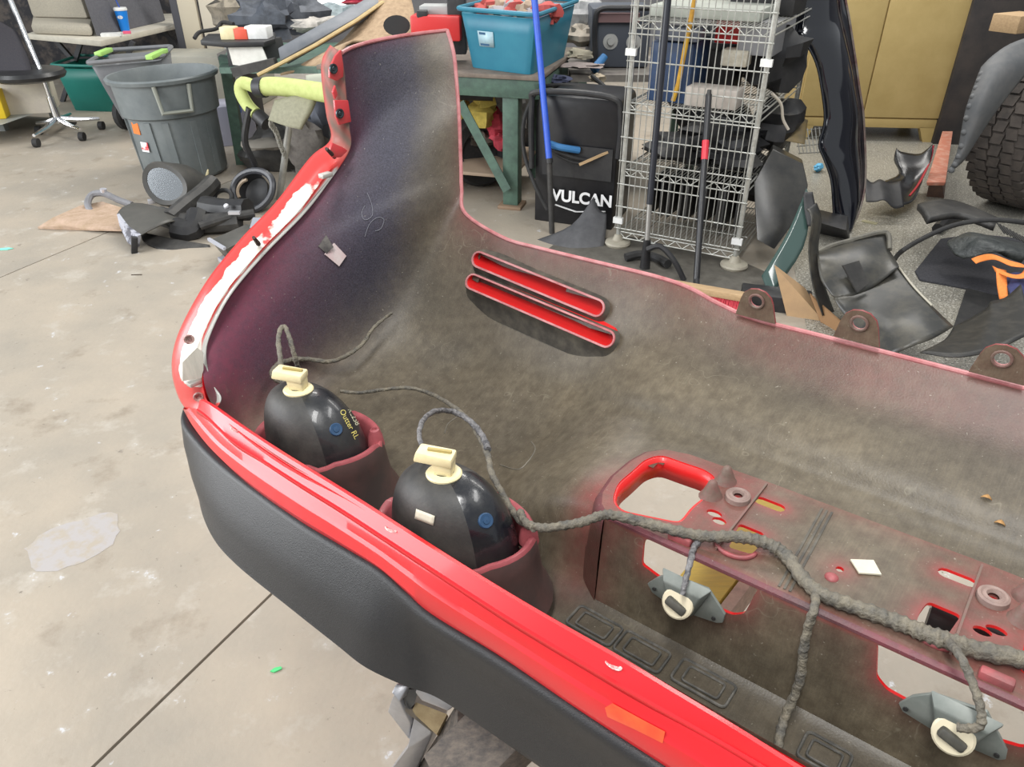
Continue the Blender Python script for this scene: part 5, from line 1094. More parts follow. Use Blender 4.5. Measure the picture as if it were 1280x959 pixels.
k=MB(); k.bar(Y(724,206,4.0),Y(760,190,4.0),.012,.012); tag(k.build('wood_stick',M_wood),'pale stick tucked in the welder cable loop','stick')
k=MB(); k.tube(curve([Y(668,118,4.3),Y(655,150,4.25),Y(655,190,4.2),Y(668,230,4.1),Y(684,262,4.05)],6),.011,8); tag(k.build('hose',M_rubber),'black hose hanging at the left side of the welder','hose')
k=MB(); k.tube(curve([Y(668,110,4.45),Y(700,106,4.4),Y(735,112,4.4),Y(770,125,4.4)],6),.010,8); k.tube(curve([Y(740,95,4.6),Y(755,108,4.5),Y(770,128,4.4)],6),.012,8); tag(k.build('bench_cables',M_rubber),'black cables lying on top of the welder handle','cables')
# welding machine behind, on the bench extension
tbl=thing('side_table',Y(760,90,4.9),'grey cluttered table behind the black welder','table')
k=MB(); zt=Y(760,88,4.95).z; k.box((.78,5.15,zt-.02),(.86,.7,.04)); k.build('top',mat('dusty_grey_top',(.26,.24,.21),(.17,.15,.14),rough=.8,scale=10),tbl)
for sx in (.42,1.12):
    for sy in (4.8,5.4): k=MB(); k.box((sx,sy,(zt-.04)/2),(.05,.05,zt-.04)); k.build('leg',M_green,tbl)
wm=thing('welding_machine',(.70,5.1,zt),'black welding machine with two round dials and a roll bar','machine')
mc=Y(772,50,5.0)
k=MB(); k.box((mc.x+.02,5.2,zt+.17),(.36,.36,.33)); k.build('body',mat('slate_machine',(.07,.08,.10),rough=.5),wm,bevel=.01)
k=MB(); k.tube(curve([Y(744,82,4.95),Y(744,30,4.95),Y(750,12,4.95),Y(775,10,4.95),Y(815,10,4.95)],5),.016,8); k.build('roll_bar',M_black,wm)
for x,y in ((763,52),(792,53)):
    p=Y(x,y,5.02); k=MB(); k.lathe([(.045,0),(.045,.004),(.022,.006),(.02,.03),(.0,.03)],p,(0,-1,.1),20); k.build('dial',mat('grey_dial',(.38,.38,.36),rough=.5),wm)
k=MB(); k.box(Y(772,22,5.0),(.26,.03,.05)); k.build('name_strip',mat('maroon_strip',(.20,.12,.12),rough=.5),wm)
k=MB(); k.cyl(Y(742,88,4.85),Y(756,70,4.9),.028,.022,12); tag(k.build('torch_plug',mat('blue_grip',(.05,.2,.45))),'blue plug on a cable below the dials of the welding machine','plug')
for i,(x,y,yy,s,c,lb) in enumerate(((724,68,4.95,(.16,.12,.05),(.44,.40,.30),'tan rag left of the welding machine'),(728,82,4.8,(.24,.16,.02),(.36,.30,.28),'flat printed card on the cluttered table'),(728,45,5.2,(.2,.2,.12),(.45,.40,.33),'beige rag pile behind the teal tote'),(738,20,5.4,(.3,.2,.2),(.40,.40,.40),'grey cloth heap far behind the teal tote'),(700,100,4.6,(.12,.1,.05),(.07,.08,.14),'dark blue rag between tote and welder'),(746,98,4.65,(.09,.08,.05),(.45,.38,.28),'tan tape roll on the bench before the blue plug'))):
    lump('rag',Y(x,y,yy),s,mat('rag_%d'%i,c,tuple(v*.75 for v in c),rough=.9,scale=30),seed=i+50,amp=.4); tag(COL.objects[-1],lb,'rag')
# ---------------------------------------------------------------- left side: chair, seats, bins
ch=thing('office_chair',G(78,168),'black office chair with chrome five-star base at the left edge','chair')
hc=G(78,168); hub=Vector((hc.x,hc.y,.12))
for x,y in ((47,184),(104,176),(128,162),(92,156),(50,168)):
    c=G(x,y); k=MB(); k.tube([hub,hub.lerp(c,.5)+Vector((0,0,.035)),Vector((c.x,c.y,.085))],[.022,.018,.012],8); k.build('base_arm',M_chrome,ch)
    k=MB(); k.cyl((c.x-.018,c.y,.032),(c.x+.018,c.y,.032),.032,.032,14); k.build('caster',M_rubber,ch)
k=MB(); k.cyl(hub-Vector((0,0,.03)),hub+Vector((-.01,0,.16)),.03,.026,14); k.cyl(hub+Vector((-.01,0,.16)),hub+Vector((-.02,0,.36)),.016,.016,12); k.build('gas_column',M_chrome,ch)
sc_=hub+Vector((-.10,-.05,.325)); k=MB(); k.lathe([(.0,-.03),(.20,-.035),(.26,-.015),(.275,.01),(.26,.035),(.2,.045),(.0,.04)],sc_,n=32,sy=.9); k.build('seat',mat('black_vinyl',(.012,.012,.014),(.03,.03,.03),rough=.35,scale=8),ch)
sheet('backrest',[[(-40,15,6.0),(-10,22,6.05),(22,40,6.1)],[(-40,55,5.95),(-10,60,6.0),(34,70,6.05)],[(-30,85,5.9),(0,92,5.95),(40,92,6.0)]],mat('black_mesh',(.03,.03,.04),(.05,.045,.05),rough=.8,scale=200),ch,th=.03)
k=MB(); k.tube([Y(8,-12,6.15),Y(30,40,6.1),Y(52,92,6.05)],.018,8); k.build('back_strut',M_chrome,ch)
bt_=thing('folding_table',Y(125,52,6.9),'long low table with cream top carrying the beige seat','table')
tzz=Y(125,50,6.75).z
tA,tB_,tC=G(33,42,tzz),G(125,51,tzz),G(218,30,tzz)
k=MB(); k.prism([tA,tB_,tC,tC+Vector((-.2,.9,0)),tA+Vector((-.1,1.2,0))],(0,0,-.045)); k.build('table_top',M_beige,bt_,bevel=.006)
for p in ((tA+Vector((.25,.15,0))),(tB_+Vector((.0,.25,0))),(tC+Vector((-.15,.3,0)))):
    k=MB(); k.bar((p.x-.2,p.y,0),(p.x+.15,p.y,tzz-.04),.035,.035); k.bar((p.x+.2,p.y+.05,0),(p.x-.15,p.y+.05,tzz-.04),.035,.035); k.build('cross_leg',mat('dark_leg_metal',(.04,.04,.045),rough=.5),bt_)
ss=thing('upholstered_bench',tA+Vector((.5,.5,0)),'beige upholstered bench seat resting on the cream table','seat')
def seatq(x,y,dy,z): p=G(x,y,tzz); return Vector((p.x,p.y+dy,tzz+z))
k=MB(); k.hexa([G(42,43,tzz),G(117,46,tzz),G(122,20,tzz),G(46,18,tzz)],[p+Vector((0,0,.09)) for p in (G(42,43,tzz),G(117,46,tzz),G(122,20,tzz),G(46,18,tzz))]); k.build('cushion',M_cloth,ss,bevel=.03,)
k=MB(); a=G(44,36,tzz);b=G(114,38,tzz); k.hexa([a+Vector((0,.0,.09)),b+Vector((0,.0,.09)),b+Vector((0,.16,.09)),a+Vector((0,.16,.09))],[a+Vector((-.12,.18,.62)),b+Vector((-.14,.18,.62)),b+Vector((-.14,.3,.62)),a+Vector((-.12,.3,.62))]); k.build('backrest',M_cloth,ss,bevel=.03)
gc=thing('grey_cushion',G(150,45,tzz),'dark grey folded panel standing on the table behind the blue cup','panel')
a=G(121,46,tzz);b=G(200,28,tzz); k=MB(); k.hexa([a,b,b+Vector((.0,.14,0)),a+Vector((0,.14,0))],[a+Vector((-.16,.22,.55)),b+Vector((-.12,.22,.55)),b+Vector((-.12,.3,.55)),a+Vector((-.16,.3,.55))]); k.build('panel',mat('charcoal_fabric',(.12,.12,.135),(.15,.15,.165),rough=.85,scale=50),gc,bevel=.02)
cupc=G(157,39,tzz); cup=thing('drink_cup',cupc,'blue paper cup with white lid and straw on the cream table','cup')
k=MB(); k.lathe([(.0,0),(.036,0),(.052,.17),(.0,.17)],cupc,n=20); k.build('cup_body',mat('bright_blue_cup',(.01,.22,.72),rough=.4),cup)
k=MB(); k.lathe([(.055,.165),(.056,.178),(.05,.188),(.0,.188)],cupc,n=20); k.build('lid',M_white,cup)
k=MB(); k.cyl(cupc+Vector((0,0,.18)),cupc+Vector((-.035,0,.31)),.006,.006,8); k.build('straw',mat('navy_straw',(.03,.08,.35),rough=.4),cup)
k=MB(); k.lathe([(.002,0),(.024,0),(.024,.001),(.002,.0012)],cupc+Vector((.004,-.0455,.115)),(0,-1,-.09),16,sx=1,sy=.6); k.build('emblem',M_white,cup)
k=MB(); p=G(140,45,tzz); k.box(p+Vector((0,0,.012)),(.16,.07,.024),rz=.25); tag(k.build('paper_stack',M_white),'white paper scraps on the table left of the blue cup','paper')
k=MB(); p=G(160,41,tzz); k.box(p+Vector((.02,-.06,.012)),(.06,.03,.02),rz=.25); tag(k.build('candy_wrapper',mat('pink_wrapper',(.8,.12,.22),rough=.4)),'small pink wrapper at the foot of the blue cup','wrapper')
gt=thing('green_tote',G(112,140),'dark green plastic tote on the floor beneath the table','tote')
g0,g1=G(92,138),G(146,140); k_=Vector((0,.4,0)); B1=[g0,g1,g1+k_,g0+k_]; T1=[Vector((p.x+dx,p.y+dy,.38)) for p,dx,dy in zip(B1,(-.05,.05,.05,-.05),(-.05,-.05,.05,.05))]
tub(gt,B1,T1,mat('dark_green_tote',(.01,.16,.13),(.015,.19,.155),rough=.4,scale=4))
gb=thing('wheeled_bin',G(168,172),'rectangular grey wheeled bin with lime latches behind the round can','bin')
zt_=Y(140,72,6.0).z
T2=[G(110,79,zt_),G(200,71,zt_),G(214,58,zt_),G(136,63,zt_)]; c_=sum(T2,Vector())/4; B2=[Vector((c_.x+(p.x-c_.x)*.72+.03,c_.y+(p.y-c_.y)*.72,.16)) for p in T2]
tub(gb,B2,T2,mat('smoke_grey_bin',(.15,.16,.17),(.20,.20,.21),rough=.5,scale=6),rim=.016)
for a,b in (((122,68),(137,62)),((186,72),(206,63))):
    k=MB(); k.bar(G(*a,zt_+.02),G(*b,zt_+.02),.05,.03); k.build('latch',mat('lime_plastic',(.42,.72,.18),rough=.4),gb,bevel=.004)
for dx in (-.02,.36):
    wcn=Vector((G(160,165).x+dx,G(160,165).y+.08,.12)); k=MB(); k.lathe([(.05,-.03),(.10,-.035),(.12,-.02),(.12,.02),(.10,.035),(.05,.03)],wcn,(.9,-.3,0),24,caps=True); k.build('wheel',M_rubber,gb)
k=MB(); p=B2[0].lerp(T2[0],.5).lerp(B2[1].lerp(T2[1],.5),.28); k.box(p+Vector((0,-.004,-.02)),(.12,.006,.08)); k.build('faded_sticker',mat('faded_red_sticker',(.32,.15,.14),rough=.7),gb)
# round can
rcx=Y(203,88,5.16); rc=thing('round_bin',(rcx.x+.02,5.16,0),'large round grey trash can with moulded handles','trash can')
zc=rcx.z; cx_,cy_=rcx.x+.02,5.10; tl=Vector((-.035,0,1)).normalized()
k=MB(); k.lathe([(.0,.0),(.25,.0),(.262,.02),(.272,zc*.5),(.276,zc*.62),(.298,zc*.64),(.312,zc-.03),(.335,zc-.028),(.34,zc-.008),(.332,zc),(.318,zc),(.306,zc-.03),(.275,zc*.6),(.25,.03),(.0,.03)],(cx_+.02,cy_,0),tl,48); k.build('body',mat('round_can_grey',(.13,.15,.155),(.19,.21,.21),rough=.55,scale=5,bump=.02),rc)
for ang in (-1.05,-1.05+math.pi):
    d=Vector((math.cos(ang),math.sin(ang),0)); s_=Vector((-d.y,d.x,0)); o=Vector((cx_,cy_,0))+d*.305
    k=MB(); k.tube([o+s_*-.10+Vector((0,0,zc-.03)),o+s_*-.085+d*.03+Vector((0,0,zc-.18)),o+s_*.085+d*.03+Vector((0,0,zc-.18)),o+s_*.10+Vector((0,0,zc-.03))],.014,8); k.build('handle',mat('worn_grey_handle',(.26,.27,.23),rough=.6),rc)
for ang in (-1.75,-1.35,-.75,-.35,-2.6):
    d=Vector((math.cos(ang),math.sin(ang),0)); k=MB(); k.bar(Vector((cx_+.02,cy_,0))+d*.262+Vector((0,0,.03)),Vector((cx_,cy_,0))+d*.277+Vector((0,0,zc*.60)),.04,.012,d); k.build('rib',mat('round_can_grey',(.13,.15,.155)),rc)
for ang,z0,w__,h__,m in ((-2.18,.335,.07,.07,mat('orange_sticker2',(.75,.20,.04),rough=.6)),(-2.02,.225,.06,.06,mat('red_white_sticker',(.70,.05,.06),(.8,.8,.8),rough=.6,scale=18,contrast=(.45,.5)))):
    d=Vector((math.cos(ang),math.sin(ang),0)); k=MB(); k.box(Vector((cx_+.012,cy_,z0))+d*.275,(.004,w__,h__),rz=ang); k.build('sticker',m,rc)
# low cart and clutter at the far left
lc=thing('low_cart',G(30,178),'low grey steel cart behind the office chair','cart')
k=MB(); k.hexa([G(-60,160,.10),G(2,156,.10),G(72,132,.10),G(-60,124,.10)],[G(-60,160,.16),G(2,156,.16),G(72,132,.16),G(-60,124,.16)]); k.build('deck',mat('grey_steel',(.36,.38,.36),rough=.5),lc)
k=MB(); k.box(G(2,164)+Vector((0,.03,.06)),(.06,.06,.12)); k.box(G(68,150)+Vector((0,.03,.06)),(.06,.06,.12)); k.build('leg',mat('grey_steel',(.36,.38,.36)),lc)
k=MB(); k.box(G(34,138,.16)+Vector((0,.0,.13)),(.42,.3,.26),rz=.3); tag(k.build('cream_box',mat('cream_box',(.60,.55,.44),(.5,.45,.38),rough=.7,scale=8),bevel=.005),'cream box on the low cart under the office chair','box')
k=MB(); k.box(G(-2,146,.16)+Vector((0,.0,.10)),(.16,.2,.2),rz=.3); tag(k.build('yellow_box',mat('yellow_box',(.75,.52,.02),rough=.5),bevel=.01),'bright yellow box at the left edge on the low cart','box')
k=MB(); k.box((-5.0,9.0,.5),(4.4,.6,1.0)); tag(k.build('dark_cabinet',mat('dark_clutter',(.05,.05,.06),(.16,.13,.11),rough=.8,scale=7,contrast=(.45,.6)),bevel=.01),'dark cluttered cabinet behind the table at far left','cabinet')
# beige cabinets behind the cans
k=MB(); a,b=G(168,46,.55),G(262,52,.55); k.hexa([Vector((a.x-.2,7.1,0)),Vector((a.x+1.05,7.0,0)),Vector((a.x+1.1,7.5,0)),Vector((a.x-.2,7.5,0))],[Vector((a.x-.2,7.1,.42)),Vector((a.x+1.05,7.0,.42)),Vector((a.x+1.1,7.5,.42)),Vector((a.x-.2,7.5,.42))]); tag(k.build('beige_chest',mat('beige_chest_paint',(.44,.42,.35),(.36,.35,.3),rough=.6,scale=5),bevel=.01),'long beige chest behind the grey cans','chest')
sf=thing('white_drawer_unit',G(286,112),'pale grey drawer unit between the round can and green bench leg','drawers')
p=G(290,115); k=MB(); k.box((p.x-.12,p.y+.6,.26),(.36,.3,.5)); k.build('body',mat('pale_grey_paint',(.56,.57,.57),rough=.5),sf,bevel=.006)
for z in (.12,.27,.42): k=MB(); k.box((p.x-.12,p.y+.445,z),(.32,.015,.13)); k.build('drawer',mat('pale_grey_paint',(.56,.57,.57)),sf,bevel=.004)
for i,(x,w_,m,lb) in enumerate(((237,.16,(.52,.46,.35),'tan board standing behind the beige chest'),(262,.14,(.56,.50,.40),'lighter tan board standing right of the first'),(222,.08,(.06,.06,.07),'narrow black board left of the tan boards'))):
    p=Y(x,20,7.6); k=MB(); k.box((p.x,7.6,.55),(w_,.05,1.1),rz=.05); tag(k.build('board',mat('board_%d'%i,m,rough=.7),bevel=.004),lb,'board')
p=Y(290,15,7.3); lump('blue_bag',(p.x,7.3,p.z-.05),(.2,.15,.35),mat('aqua_bag',(.10,.45,.55),(.05,.25,.32),rough=.5,scale=12),seed=9,amp=.4); tag(COL.objects[-1],'aqua plastic bag hanging behind the battery box','bag')
# ---------------------------------------------------------------- left bench with battery box, plank and carpet
b2=thing('left_bench',G(302,205),'green bench frame at the left carrying the battery box','bench')
b2z=Y(300,92,5.0).z
k=MB(); k.bar(Y(281,70,5.15),G(303,205),.07,.05,(0,-1,0)); k.build('leg',M_green,b2)
k=MB(); k.hexa([Y(275,92,5.0),Y(420,92,4.6),Y(430,60,5.6),Y(290,60,5.9)],[p+Vector((0,0,.035)) for p in (Y(275,92,5.0),Y(420,92,4.6),Y(430,60,5.6),Y(290,60,5.9))]); k.build('bench_top',M_green,b2)
bb2=thing('battery_box',Y(312,88,5.0),'black battery box with a blank white front panel','box')
k=MB(); fr_=[Y(284,53,5.0),Y(327,56,4.98),Y(336,68,4.98),Y(334,85,4.98),Y(292,85,5.0)]
bk=[p+Vector((.10,.35,0)) for p in fr_]
k.hexa([Y(286,88,5.0),Y(338,88,4.98),Y(362,80,5.3),Y(310,80,5.3)],[Y(281,50,5.0),Y(328,52,4.98),Y(352,46,5.3),Y(306,45,5.3)]); k.build('case',M_black,bb2,bevel=.006)
k=MB(); k.prism([Y(284,56,4.97),Y(327,57,4.95),Y(336,80,4.95),Y(318,84,4.95),Y(291,81,4.97)],Vector((0,.01,0))); k.build('white_panel',mat('bright_white_card',(.82,.80,.74),(.72,.70,.64),rough=.6,scale=20),bb2)
k=MB(); k.prism([Y(250,50,4.95),Y(282,53,4.93),Y(330,52,4.92),Y(344,48,5.0),Y(344,40,5.2),Y(260,42,5.2)],Vector((0,0,-.03))); k.build('lid_tray',M_black,bb2,bevel=.006)
for nm,x,y,s,m,lb in (('cream_fuse',287,42,(.09,.08,.08),M_cream,'cream block with a slot on the battery box lid'),('red_block',303,44,(.10,.09,.08),mat('orange_red',(.75,.10,.05),rough=.5),'orange-red block on the battery box lid'),('white_block',324,42,(.14,.10,.09),M_white,'white block with yellow end right of the orange-red block')):
    k=MB(); k.box(Y(x,y,5.05),s,rz=-.1); tag(k.build(nm,m,bevel=.006),lb,'block')
k=MB(); k.tube(curve([Y(243,48,5.1),Y(250,40,5.15),Y(270,36,5.2),Y(278,28,5.25),Y(292,30,5.2)],6),.012,8); tag(k.build('black_cable',M_rubber),'looped black cable beside the cream block','cable')
pl_=thing('rocker_panel',Y(380,50,4.7),'long dark grey car panel with a tan edge slanting across the bench','panel')
k=MB(); k.prism([Y(347,60,4.75),Y(450,2,5.3),Y(475,-14,5.4),Y(478,0,5.35),Y(445,22,5.1),Y(350,76,4.7)],Vector((.03,.06,-.03))); k.build('face',mat('slate_grey_panel',(.10,.115,.135),(.15,.16,.18),rough=.5,scale=8),pl_,bevel=.006)
k=MB(); k.tube([Y(322,94,4.62),Y(350,80,4.68),Y(395,56,4.86),Y(445,26,5.08),Y(478,3,5.3)],.022,8,flat=.5); k.build('tan_edge',mat('tan_edge_foam',(.50,.38,.18),(.40,.29,.14),rough=.7,scale=20),pl_)
k=MB(); k.bar(Y(292,90,4.75),Y(345,78,4.72),.05,.05); k.build('end_piece',M_black2,pl_)
cp_=sheet('carpet_piece',[[(350,92,4.75),(395,82,4.7),(420,75,4.6)],[(380,78,4.9),(420,58,4.8),(440,50,4.75)],[(430,48,5.1),(465,45,4.95),(500,55,4.8)],[(470,-5,5.4),(490,10,5.2),(515,40,5.0)],[(505,-40,5.6),(512,-10,5.4),(518,15,5.2)]],mat('brown_carpet_backing',(.42,.30,.19),(.30,.21,.13),rough=.95,scale=30,bump=.2),th=.012); tag(cp_,'brown carpet moulding with a round hole behind the upright bumper end','carpet')
k=MB(); k.lathe([(.0,0),(.055,0),(.055,.004),(.0,.004)],Y(496,32,4.78),(0,-1,.35),20,sx=1.4); k.build('dark_opening',mat('dark_void_fabric',(.03,.03,.03),rough=.9),cp_)
for i,(x,y,yy,s,c,lb) in enumerate(((330,22,6.15,(.50,.30,.28),(.07,.08,.10),'dark plastic part with ragged edge behind the battery box'),(374,18,6.6,(.40,.28,.30),(.11,.12,.14),'grey plastic tub part behind the slanting panel'),(428,18,7.1,(.45,.3,.12),(.30,.36,.38),'pale grey part at the back of the left bench'),(300,12,7.0,(.4,.3,.3),(.30,.26,.20),'tan bundle at the back left of the bench'),(395,30,5.7,(.3,.2,.1),(.45,.42,.38),'crumpled pale rag behind the slanting panel'),(455,-4,6.4,(.3,.2,.1),(.6,.06,.10),'red rag at the back of the left bench'))):
    lump('bench_part',Y(x,y,yy),s,mat('benchpart_%d'%i,c,tuple(v*.6 for v in c),rough=.6,scale=14,contrast=(.42,.6)),seed=i+70,amp=.55); tag(COL.objects[-1],lb,'part')
k=MB(); k.box((-1.45,6.35,.56),(1.5,.5,.05)); k.box((-2.1,6.4,.27),(.06,.4,.54)); k.box((-.8,6.4,.27),(.06,.4,.54)); tag(k.build('rear_table',mat('dark_table',(.12,.11,.10),rough=.7),bevel=.006),'dark table behind the left bench','table')
# lime padded stand
sd=thing('padded_stand',G(350,240),'parts stand with lime padded arms and chrome pole behind the bumper end','stand')
M_lime=mat('lime_foam_sleeve',(.56,.62,.24),(.48,.54,.19),rough=.85,scale=30,bump=.05)
def YY(x,y,yy): return Y(x,y,4.35+(yy-3.2)*.8)
k=MB(); k.tube(curve([YY(322,110,3.30),YY(345,108,3.25),YY(400,115,3.05),YY(440,124,2.8)],5),.049,14); k.build('padded_arm',M_lime,sd)
k=MB(); k.tube(curve([YY(320,109,3.31),YY(304,104,3.36),YY(301,115,3.36),YY(310,132,3.32),YY(320,142,3.28)],5),.035,12); k.build('padded_hook',M_lime,sd)
k=MB(); k.cyl(YY(321,109.5,3.305),YY(331,109.5,3.28),.053,.053,14); k.build('tape_band',mat('black_tape',(.03,.03,.035),rough=.5),sd); k=MB(); k.cyl(YY(322,144,3.27),YY(334,155,3.22),.040,.04,12); k.build('arm_end',M_black,sd)
gp=G(350,240); k=MB(); k.cyl(Y(368,113,4.40),G(349,248),.020,.020,12); k.build('chrome_pole',mat('bright_tube',(.60,.60,.57),(.45,.44,.4),rough=.35,metal=.5,scale=12),sd)
k=MB(); k.tube(curve([Y(312,135,4.40),Y(306,175,4.42),Y(318,205,4.45),G(334,250)],6),.02,8); k.build('curved_leg',M_black,sd)
pts=curve([Y(338,155,4.32),Y(345,165,4.34),Y(350,180,4.36),Y(356,194,4.40)],6)
k=MB()
for i,p in enumerate(pts):
    d=Vector((1,0,0)) if i%2 else Vector((0,1,0)); k.tube([p+d*.012*math.cos(a)+Vector((0,0,.02*math.sin(a))) for a in [t*math.pi/4 for t in range(8)]],.004,5,closed=True)
k.build('chain',mat('dull_chain',(.35,.34,.30),rough=.5,metal=.5),sd)
sheet('olive_bag',[[(343,125,4.34),(365,120,4.28),(395,118,4.26)],[(338,142,4.26),(360,145,4.2),(385,140,4.18)],[(335,150,4.26),(358,158,4.18),(375,162,4.16)]],mat('olive_canvas',(.32,.31,.22),(.26,.25,.18),rough=.9,scale=60),th=.03); tag(COL.objects[-1],'olive canvas pad hanging below the lime stand arm','pad')
sheet('olive_flap',[[(382,94,4.62),(405,92,4.6),(414,100,4.58)],[(385,125,4.56),(400,125,4.55),(412,128,4.54)]],mat('grey_olive_board',(.45,.46,.38),rough=.7),th=.02); tag(COL.objects[-1],'pale olive board standing behind the lime arm','board')
for i,(x,y,yy,s,m,lb) in enumerate(((345,190,5.15,(.45,.35,.3),M_black2,'large dark plastic part behind the chrome pole'),(386,205,4.95,(.26,.12,.40),mat('dusty_felt',(.20,.18,.16),(.14,.125,.115),rough=.95,scale=40),'grey felt padded part right of the chrome pole'),(390,160,5.1,(.25,.2,.35),mat('bluish_part',(.10,.11,.14),rough=.5),'bluish dark part behind the grey felt part'),(330,180,4.95,(.3,.25,.06),mat('brown_grey_tray',(.22,.20,.17),rough=.8),'dusty tray across the lime stand'))):
    p=Y(x,y,yy); p.z=max(p.z,s[2]/2); lump('stored_part',p,s,m,seed=i+90,amp=.3); tag(COL.objects[-1],lb,'part')
k=MB(); k.box(G(290,180)+Vector((0,.1,.0))+Vector((0,0,.14)),(.3,.3,.28),rz=.4); tag(k.build('grey_carton',mat('lilac_grey',(.30,.30,.36),rough=.7),bevel=.005),'lilac grey carton behind the round can','carton')
k=MB(); k.box(Y(294,128,5.6),(.05,.1,.16)); tag(k.build('blue_bottle',mat('royal_blue',(.03,.12,.6),rough=.4),bevel=.015),'royal blue bottle behind the green bench leg','bottle')
p=G(308,205); lump('red_rag',p+Vector((0,0,.05)),(.10,.08,.09),mat('crimson_rag',(.5,.02,.06),rough=.8),seed=33); tag(COL.objects[-1],'small crimson rag on the floor right of the round can','rag')
# ---------------------------------------------------------------- heap of mirrors and trims on the left floor
ca=MB(); P=[G(x,y,.012+.02*(i%2)) for i,(x,y) in enumerate(((47,284),(66,272),(100,257),(128,252),(160,262),(152,287),(100,286),(82,282)))]; ca.prism(P,(0,0,-.01)); tag(ca.build('carpet_scrap',mat('tan_pink_carpet',(.50,.36,.27),(.38,.27,.18),rough=.95,scale=20,bump=.2)),'tan carpet scrap lying left of the heap of mirrors','carpet')
mr=thing('wing_mirror',G(215,258),'black wing mirror housing with oval glass lying against the round can','mirror')
mc=Y(206,231,4.42); nz=Vector((-.05,-.93,.34)).normalized()
def oval(c,n,a,b,tilt,off,k=28):
    x=Vector((0,0,1)).cross(n).normalized(); y=n.cross(x); ct,st_=math.cos(tilt),math.sin(tilt)
    return [c+n*off+(x*ct+y*st_)*a*math.cos(t)*(1+.12*math.sin(t))+(y*ct-x*st_)*b*math.sin(t) for t in [2*math.pi*i/k for i in range(k)]]
k=MB(); k.grid([oval(mc,nz,.112,.088,-.5,.005),oval(mc,nz,.138,.115,-.5,.012),oval(mc,nz,.148,.124,-.5,-.01),oval(mc+Vector((.06,.03,0)),nz,.13,.11,-.5,-.10),oval(mc+Vector((.16,.04,-.02)),nz,.07,.06,-.5,-.16)],0,True); k.build('housing',mat('satin_black_housing',(.05,.05,.048),(.08,.075,.065),rough=.5,scale=10),mr,sharp=60)
k=MB(); o=oval(mc,nz,.114,.09,-.5,.003); k.v+=o; k.f.append(tuple(range(len(o)))); k.mi.append(0); k.build('mirror_glass',mat('mirror_silver',(.42,.44,.46),rough=.12,metal=1),mr)
k=MB(); k.tube(curve([Y(228,248,4.5),Y(250,236,4.55),Y(266,222,4.6)],5),[.05-.002*i for i in range(11)],10); k.build('mount_arm',M_black2,mr)
k=MB(); k.cyl(Y(259,220,4.6),Y(260,212,4.6),.012,.004,10); k.build('cream_tip',M_cream,mr)
k=MB(); 
for x,y in ((190,252),(200,258),(208,262)): k.box(Y(x,y,4.45),(.045,.03,.03),rz=.5)
k.build('metal_clip',mat('bright_clip',(.7,.7,.75),rough=.3,metal=.6),mr,bevel=.004)
def ring(name,x,y,yy,r,tube_r,n,label,m=M_black):
    c=Y(x,y,yy); n=Vector(n).normalized(); k=MB(); k.tube(oval(c,n,r,r*.85,.2,0),tube_r,8,closed=True); t=thing(name,c,label,'trim'); k.build('ring',m,t); return t,c,n
t,c,n=ring('lamp_bezel',316,238,4.35,.135,.020,(-.3,-.8,.55),'round black bezel ring leaning at the right of the mirror heap',mat('satin_bezel',(.05,.052,.06),rough=.35))
k=MB(); k.lathe([(.10,0),(.085,-.05),(.05,-.07),(.0,-.07)],c,n,24); k.build('bowl',M_black,t)
k=MB(); k.tube(oval(c-Vector((.03,0,0)),n,.075,.07,.4,-.01,20)[5:12],.01,6); k.build('tan_crescent',mat('tan_plastic',(.40,.31,.22),rough=.6),t)
t,c,n=ring('oval_trim',279,248,4.3,.055,.013,(-.2,-.8,.5),'small oval black bezel left of the large round bezel')
tr_=thing('trim_cover',G(160,318),'broad black trim cover with square end at the left of the heap','trim')
sheet('cover',[[(146,268,3.92),(152,260,3.98),(165,254,4.08),(178,254,4.15)],[(160,285,3.78),(172,274,3.85),(192,262,3.96),(207,261,4.05)],[(172,296,3.70),(190,286,3.74),(212,277,3.82),(230,276,3.92)]],mat('satin_cover',(.07,.068,.06),(.09,.085,.075),rough=.45,scale=12),tr_,th=.006)
k=MB(); k.prism([Y(146,268,3.91),Y(158,284,3.78),Y(172,295,3.69),Y(170,310,3.69),Y(160,304,3.74),Y(150,284,3.86)],Vector((.01,.02,0))); k.build('end_face',mat('bright_scuffed_end',(.45,.46,.52),(.10,.10,.12),rough=.5,scale=14,contrast=(.5,.6)),tr_)
k=MB(); k.bar(Y(168,296,3.68),Y(168,317,3.67),.03,.03); k.build('end_leg',M_black,tr_,bevel=.004)
t2=sheet('long_trim',[[(178,290,3.85),(215,298,3.80),(262,306,3.76)],[(178,300,3.78),(215,308,3.74),(264,313,3.72)],[(196,310,3.72),(230,314,3.70),(264,316,3.69)]],M_black2,th=.012); tag(t2,'long low black trim strip along the front of the heap','trim')
dk=thing('dark_ducts',G(240,300),'pile base of folded black plastic ducting in the middle of the heap','duct')
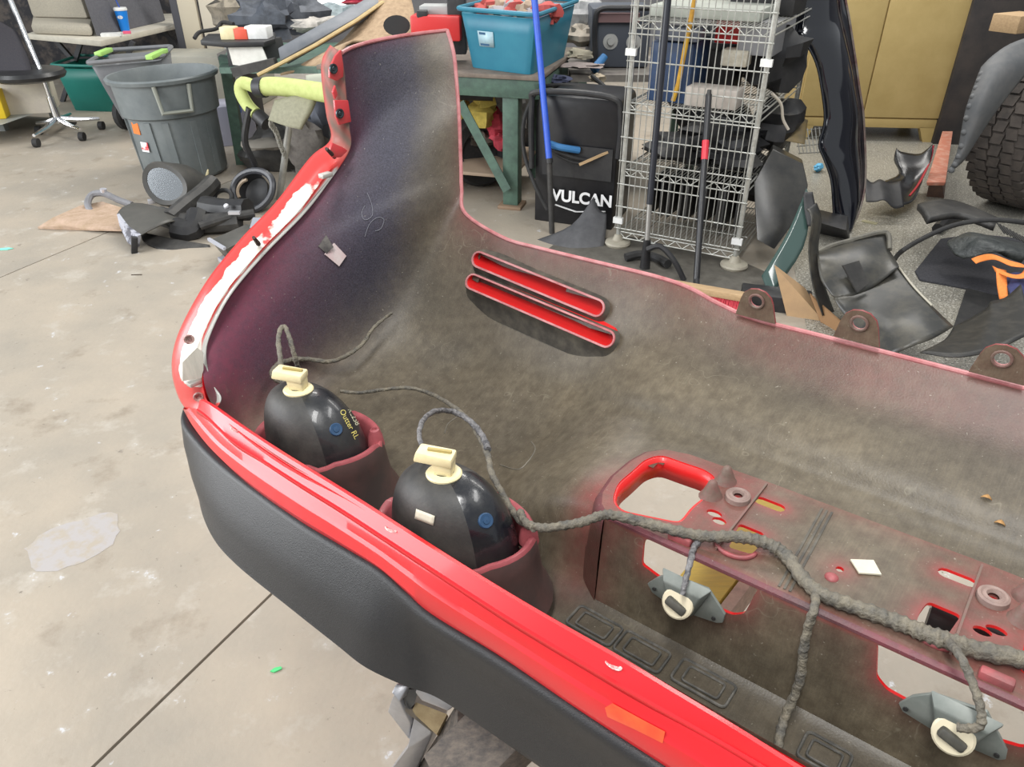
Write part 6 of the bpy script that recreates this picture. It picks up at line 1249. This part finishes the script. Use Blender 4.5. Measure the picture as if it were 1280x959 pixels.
for i,(pts,r) in enumerate((([(212,275,3.95),(232,258,4.1),(255,240,4.25),(266,228,4.35)],.05),([(218,285,3.88),(240,288,3.88),(248,268,3.98)],.06),([(250,283,3.86),(285,272,3.92),(318,266,3.96)],.022),([(255,258,4.1),(280,262,4.05),(310,262,4.0)],.06),([(200,270,4.1),(240,280,3.95),(300,276,3.95)],.055))):
    k=MB(); k.tube(curve([Y(*p) for p in pts],5),r,9); k.build('duct',[M_black2,M_black][i%2],dk)
k=MB(); k.sphere(Y(283,258,3.95),.016,10,6); k.box(Y(293,266,3.86),(.06,.02,.015)); k.build('bright_clip',mat('bright_clip',(.7,.7,.75)),dk)
bx=thing('black_box',G(285,332),'boxy black plastic module at the near end of the heap','module')
k=MB(); k.hexa([G(278,318,.0),G(290,330,.0),G(340,305,.0),G(322,292,.0)],[G(262,300,.12),G(282,312,.12),G(330,286,.12),G(308,280,.12)]); k.build('body',mat('satin_cover',(.07,.068,.06)),bx,bevel=.005)
k=MB(); k.bar(G(261,299,.122),G(281,311,.122),.014,.014); k.build('bright_edge',mat('worn_bright_edge',(.40,.41,.46),rough=.4),bx)
k=MB(); k.bar(G(276,323,.01),G(286,330,.01),.03,.02); k.build('foot_rail',mat('worn_bright_edge',(.40,.41,.46)),bx)
k=MB(); k.hexa([G(318,290,.02),G(330,290,.02),G(332,276,.02),G(320,276,.02)],[G(312,285,.14),G(328,283,.14),G(330,272,.16),G(316,272,.16)]); k.build('grey_end',mat('blue_grey_plastic',(.28,.30,.35),rough=.5),bx)
k=MB(); k.tube(curve([Y(147,285,4.2),Y(125,275,4.25),Y(112,262,4.3),Y(110,252,4.35),Y(116,243,4.4),Y(130,242,4.4),Y(148,250,4.38),Y(165,256,4.35)],6),.019,8); hk=k.build('curved_rod',mat('grey_plastic_rod',(.18,.18,.19),(.25,.25,.27),rough=.45,scale=10)); tag(hk,'curved grey plastic hook sticking out at the left of the heap','hook')
k=MB(); k.cyl(Y(130,242,4.4),Y(129,236,4.4),.016,.02,10); k.build('pivot_end',mat('bright_clip',(.7,.7,.75)),hk)
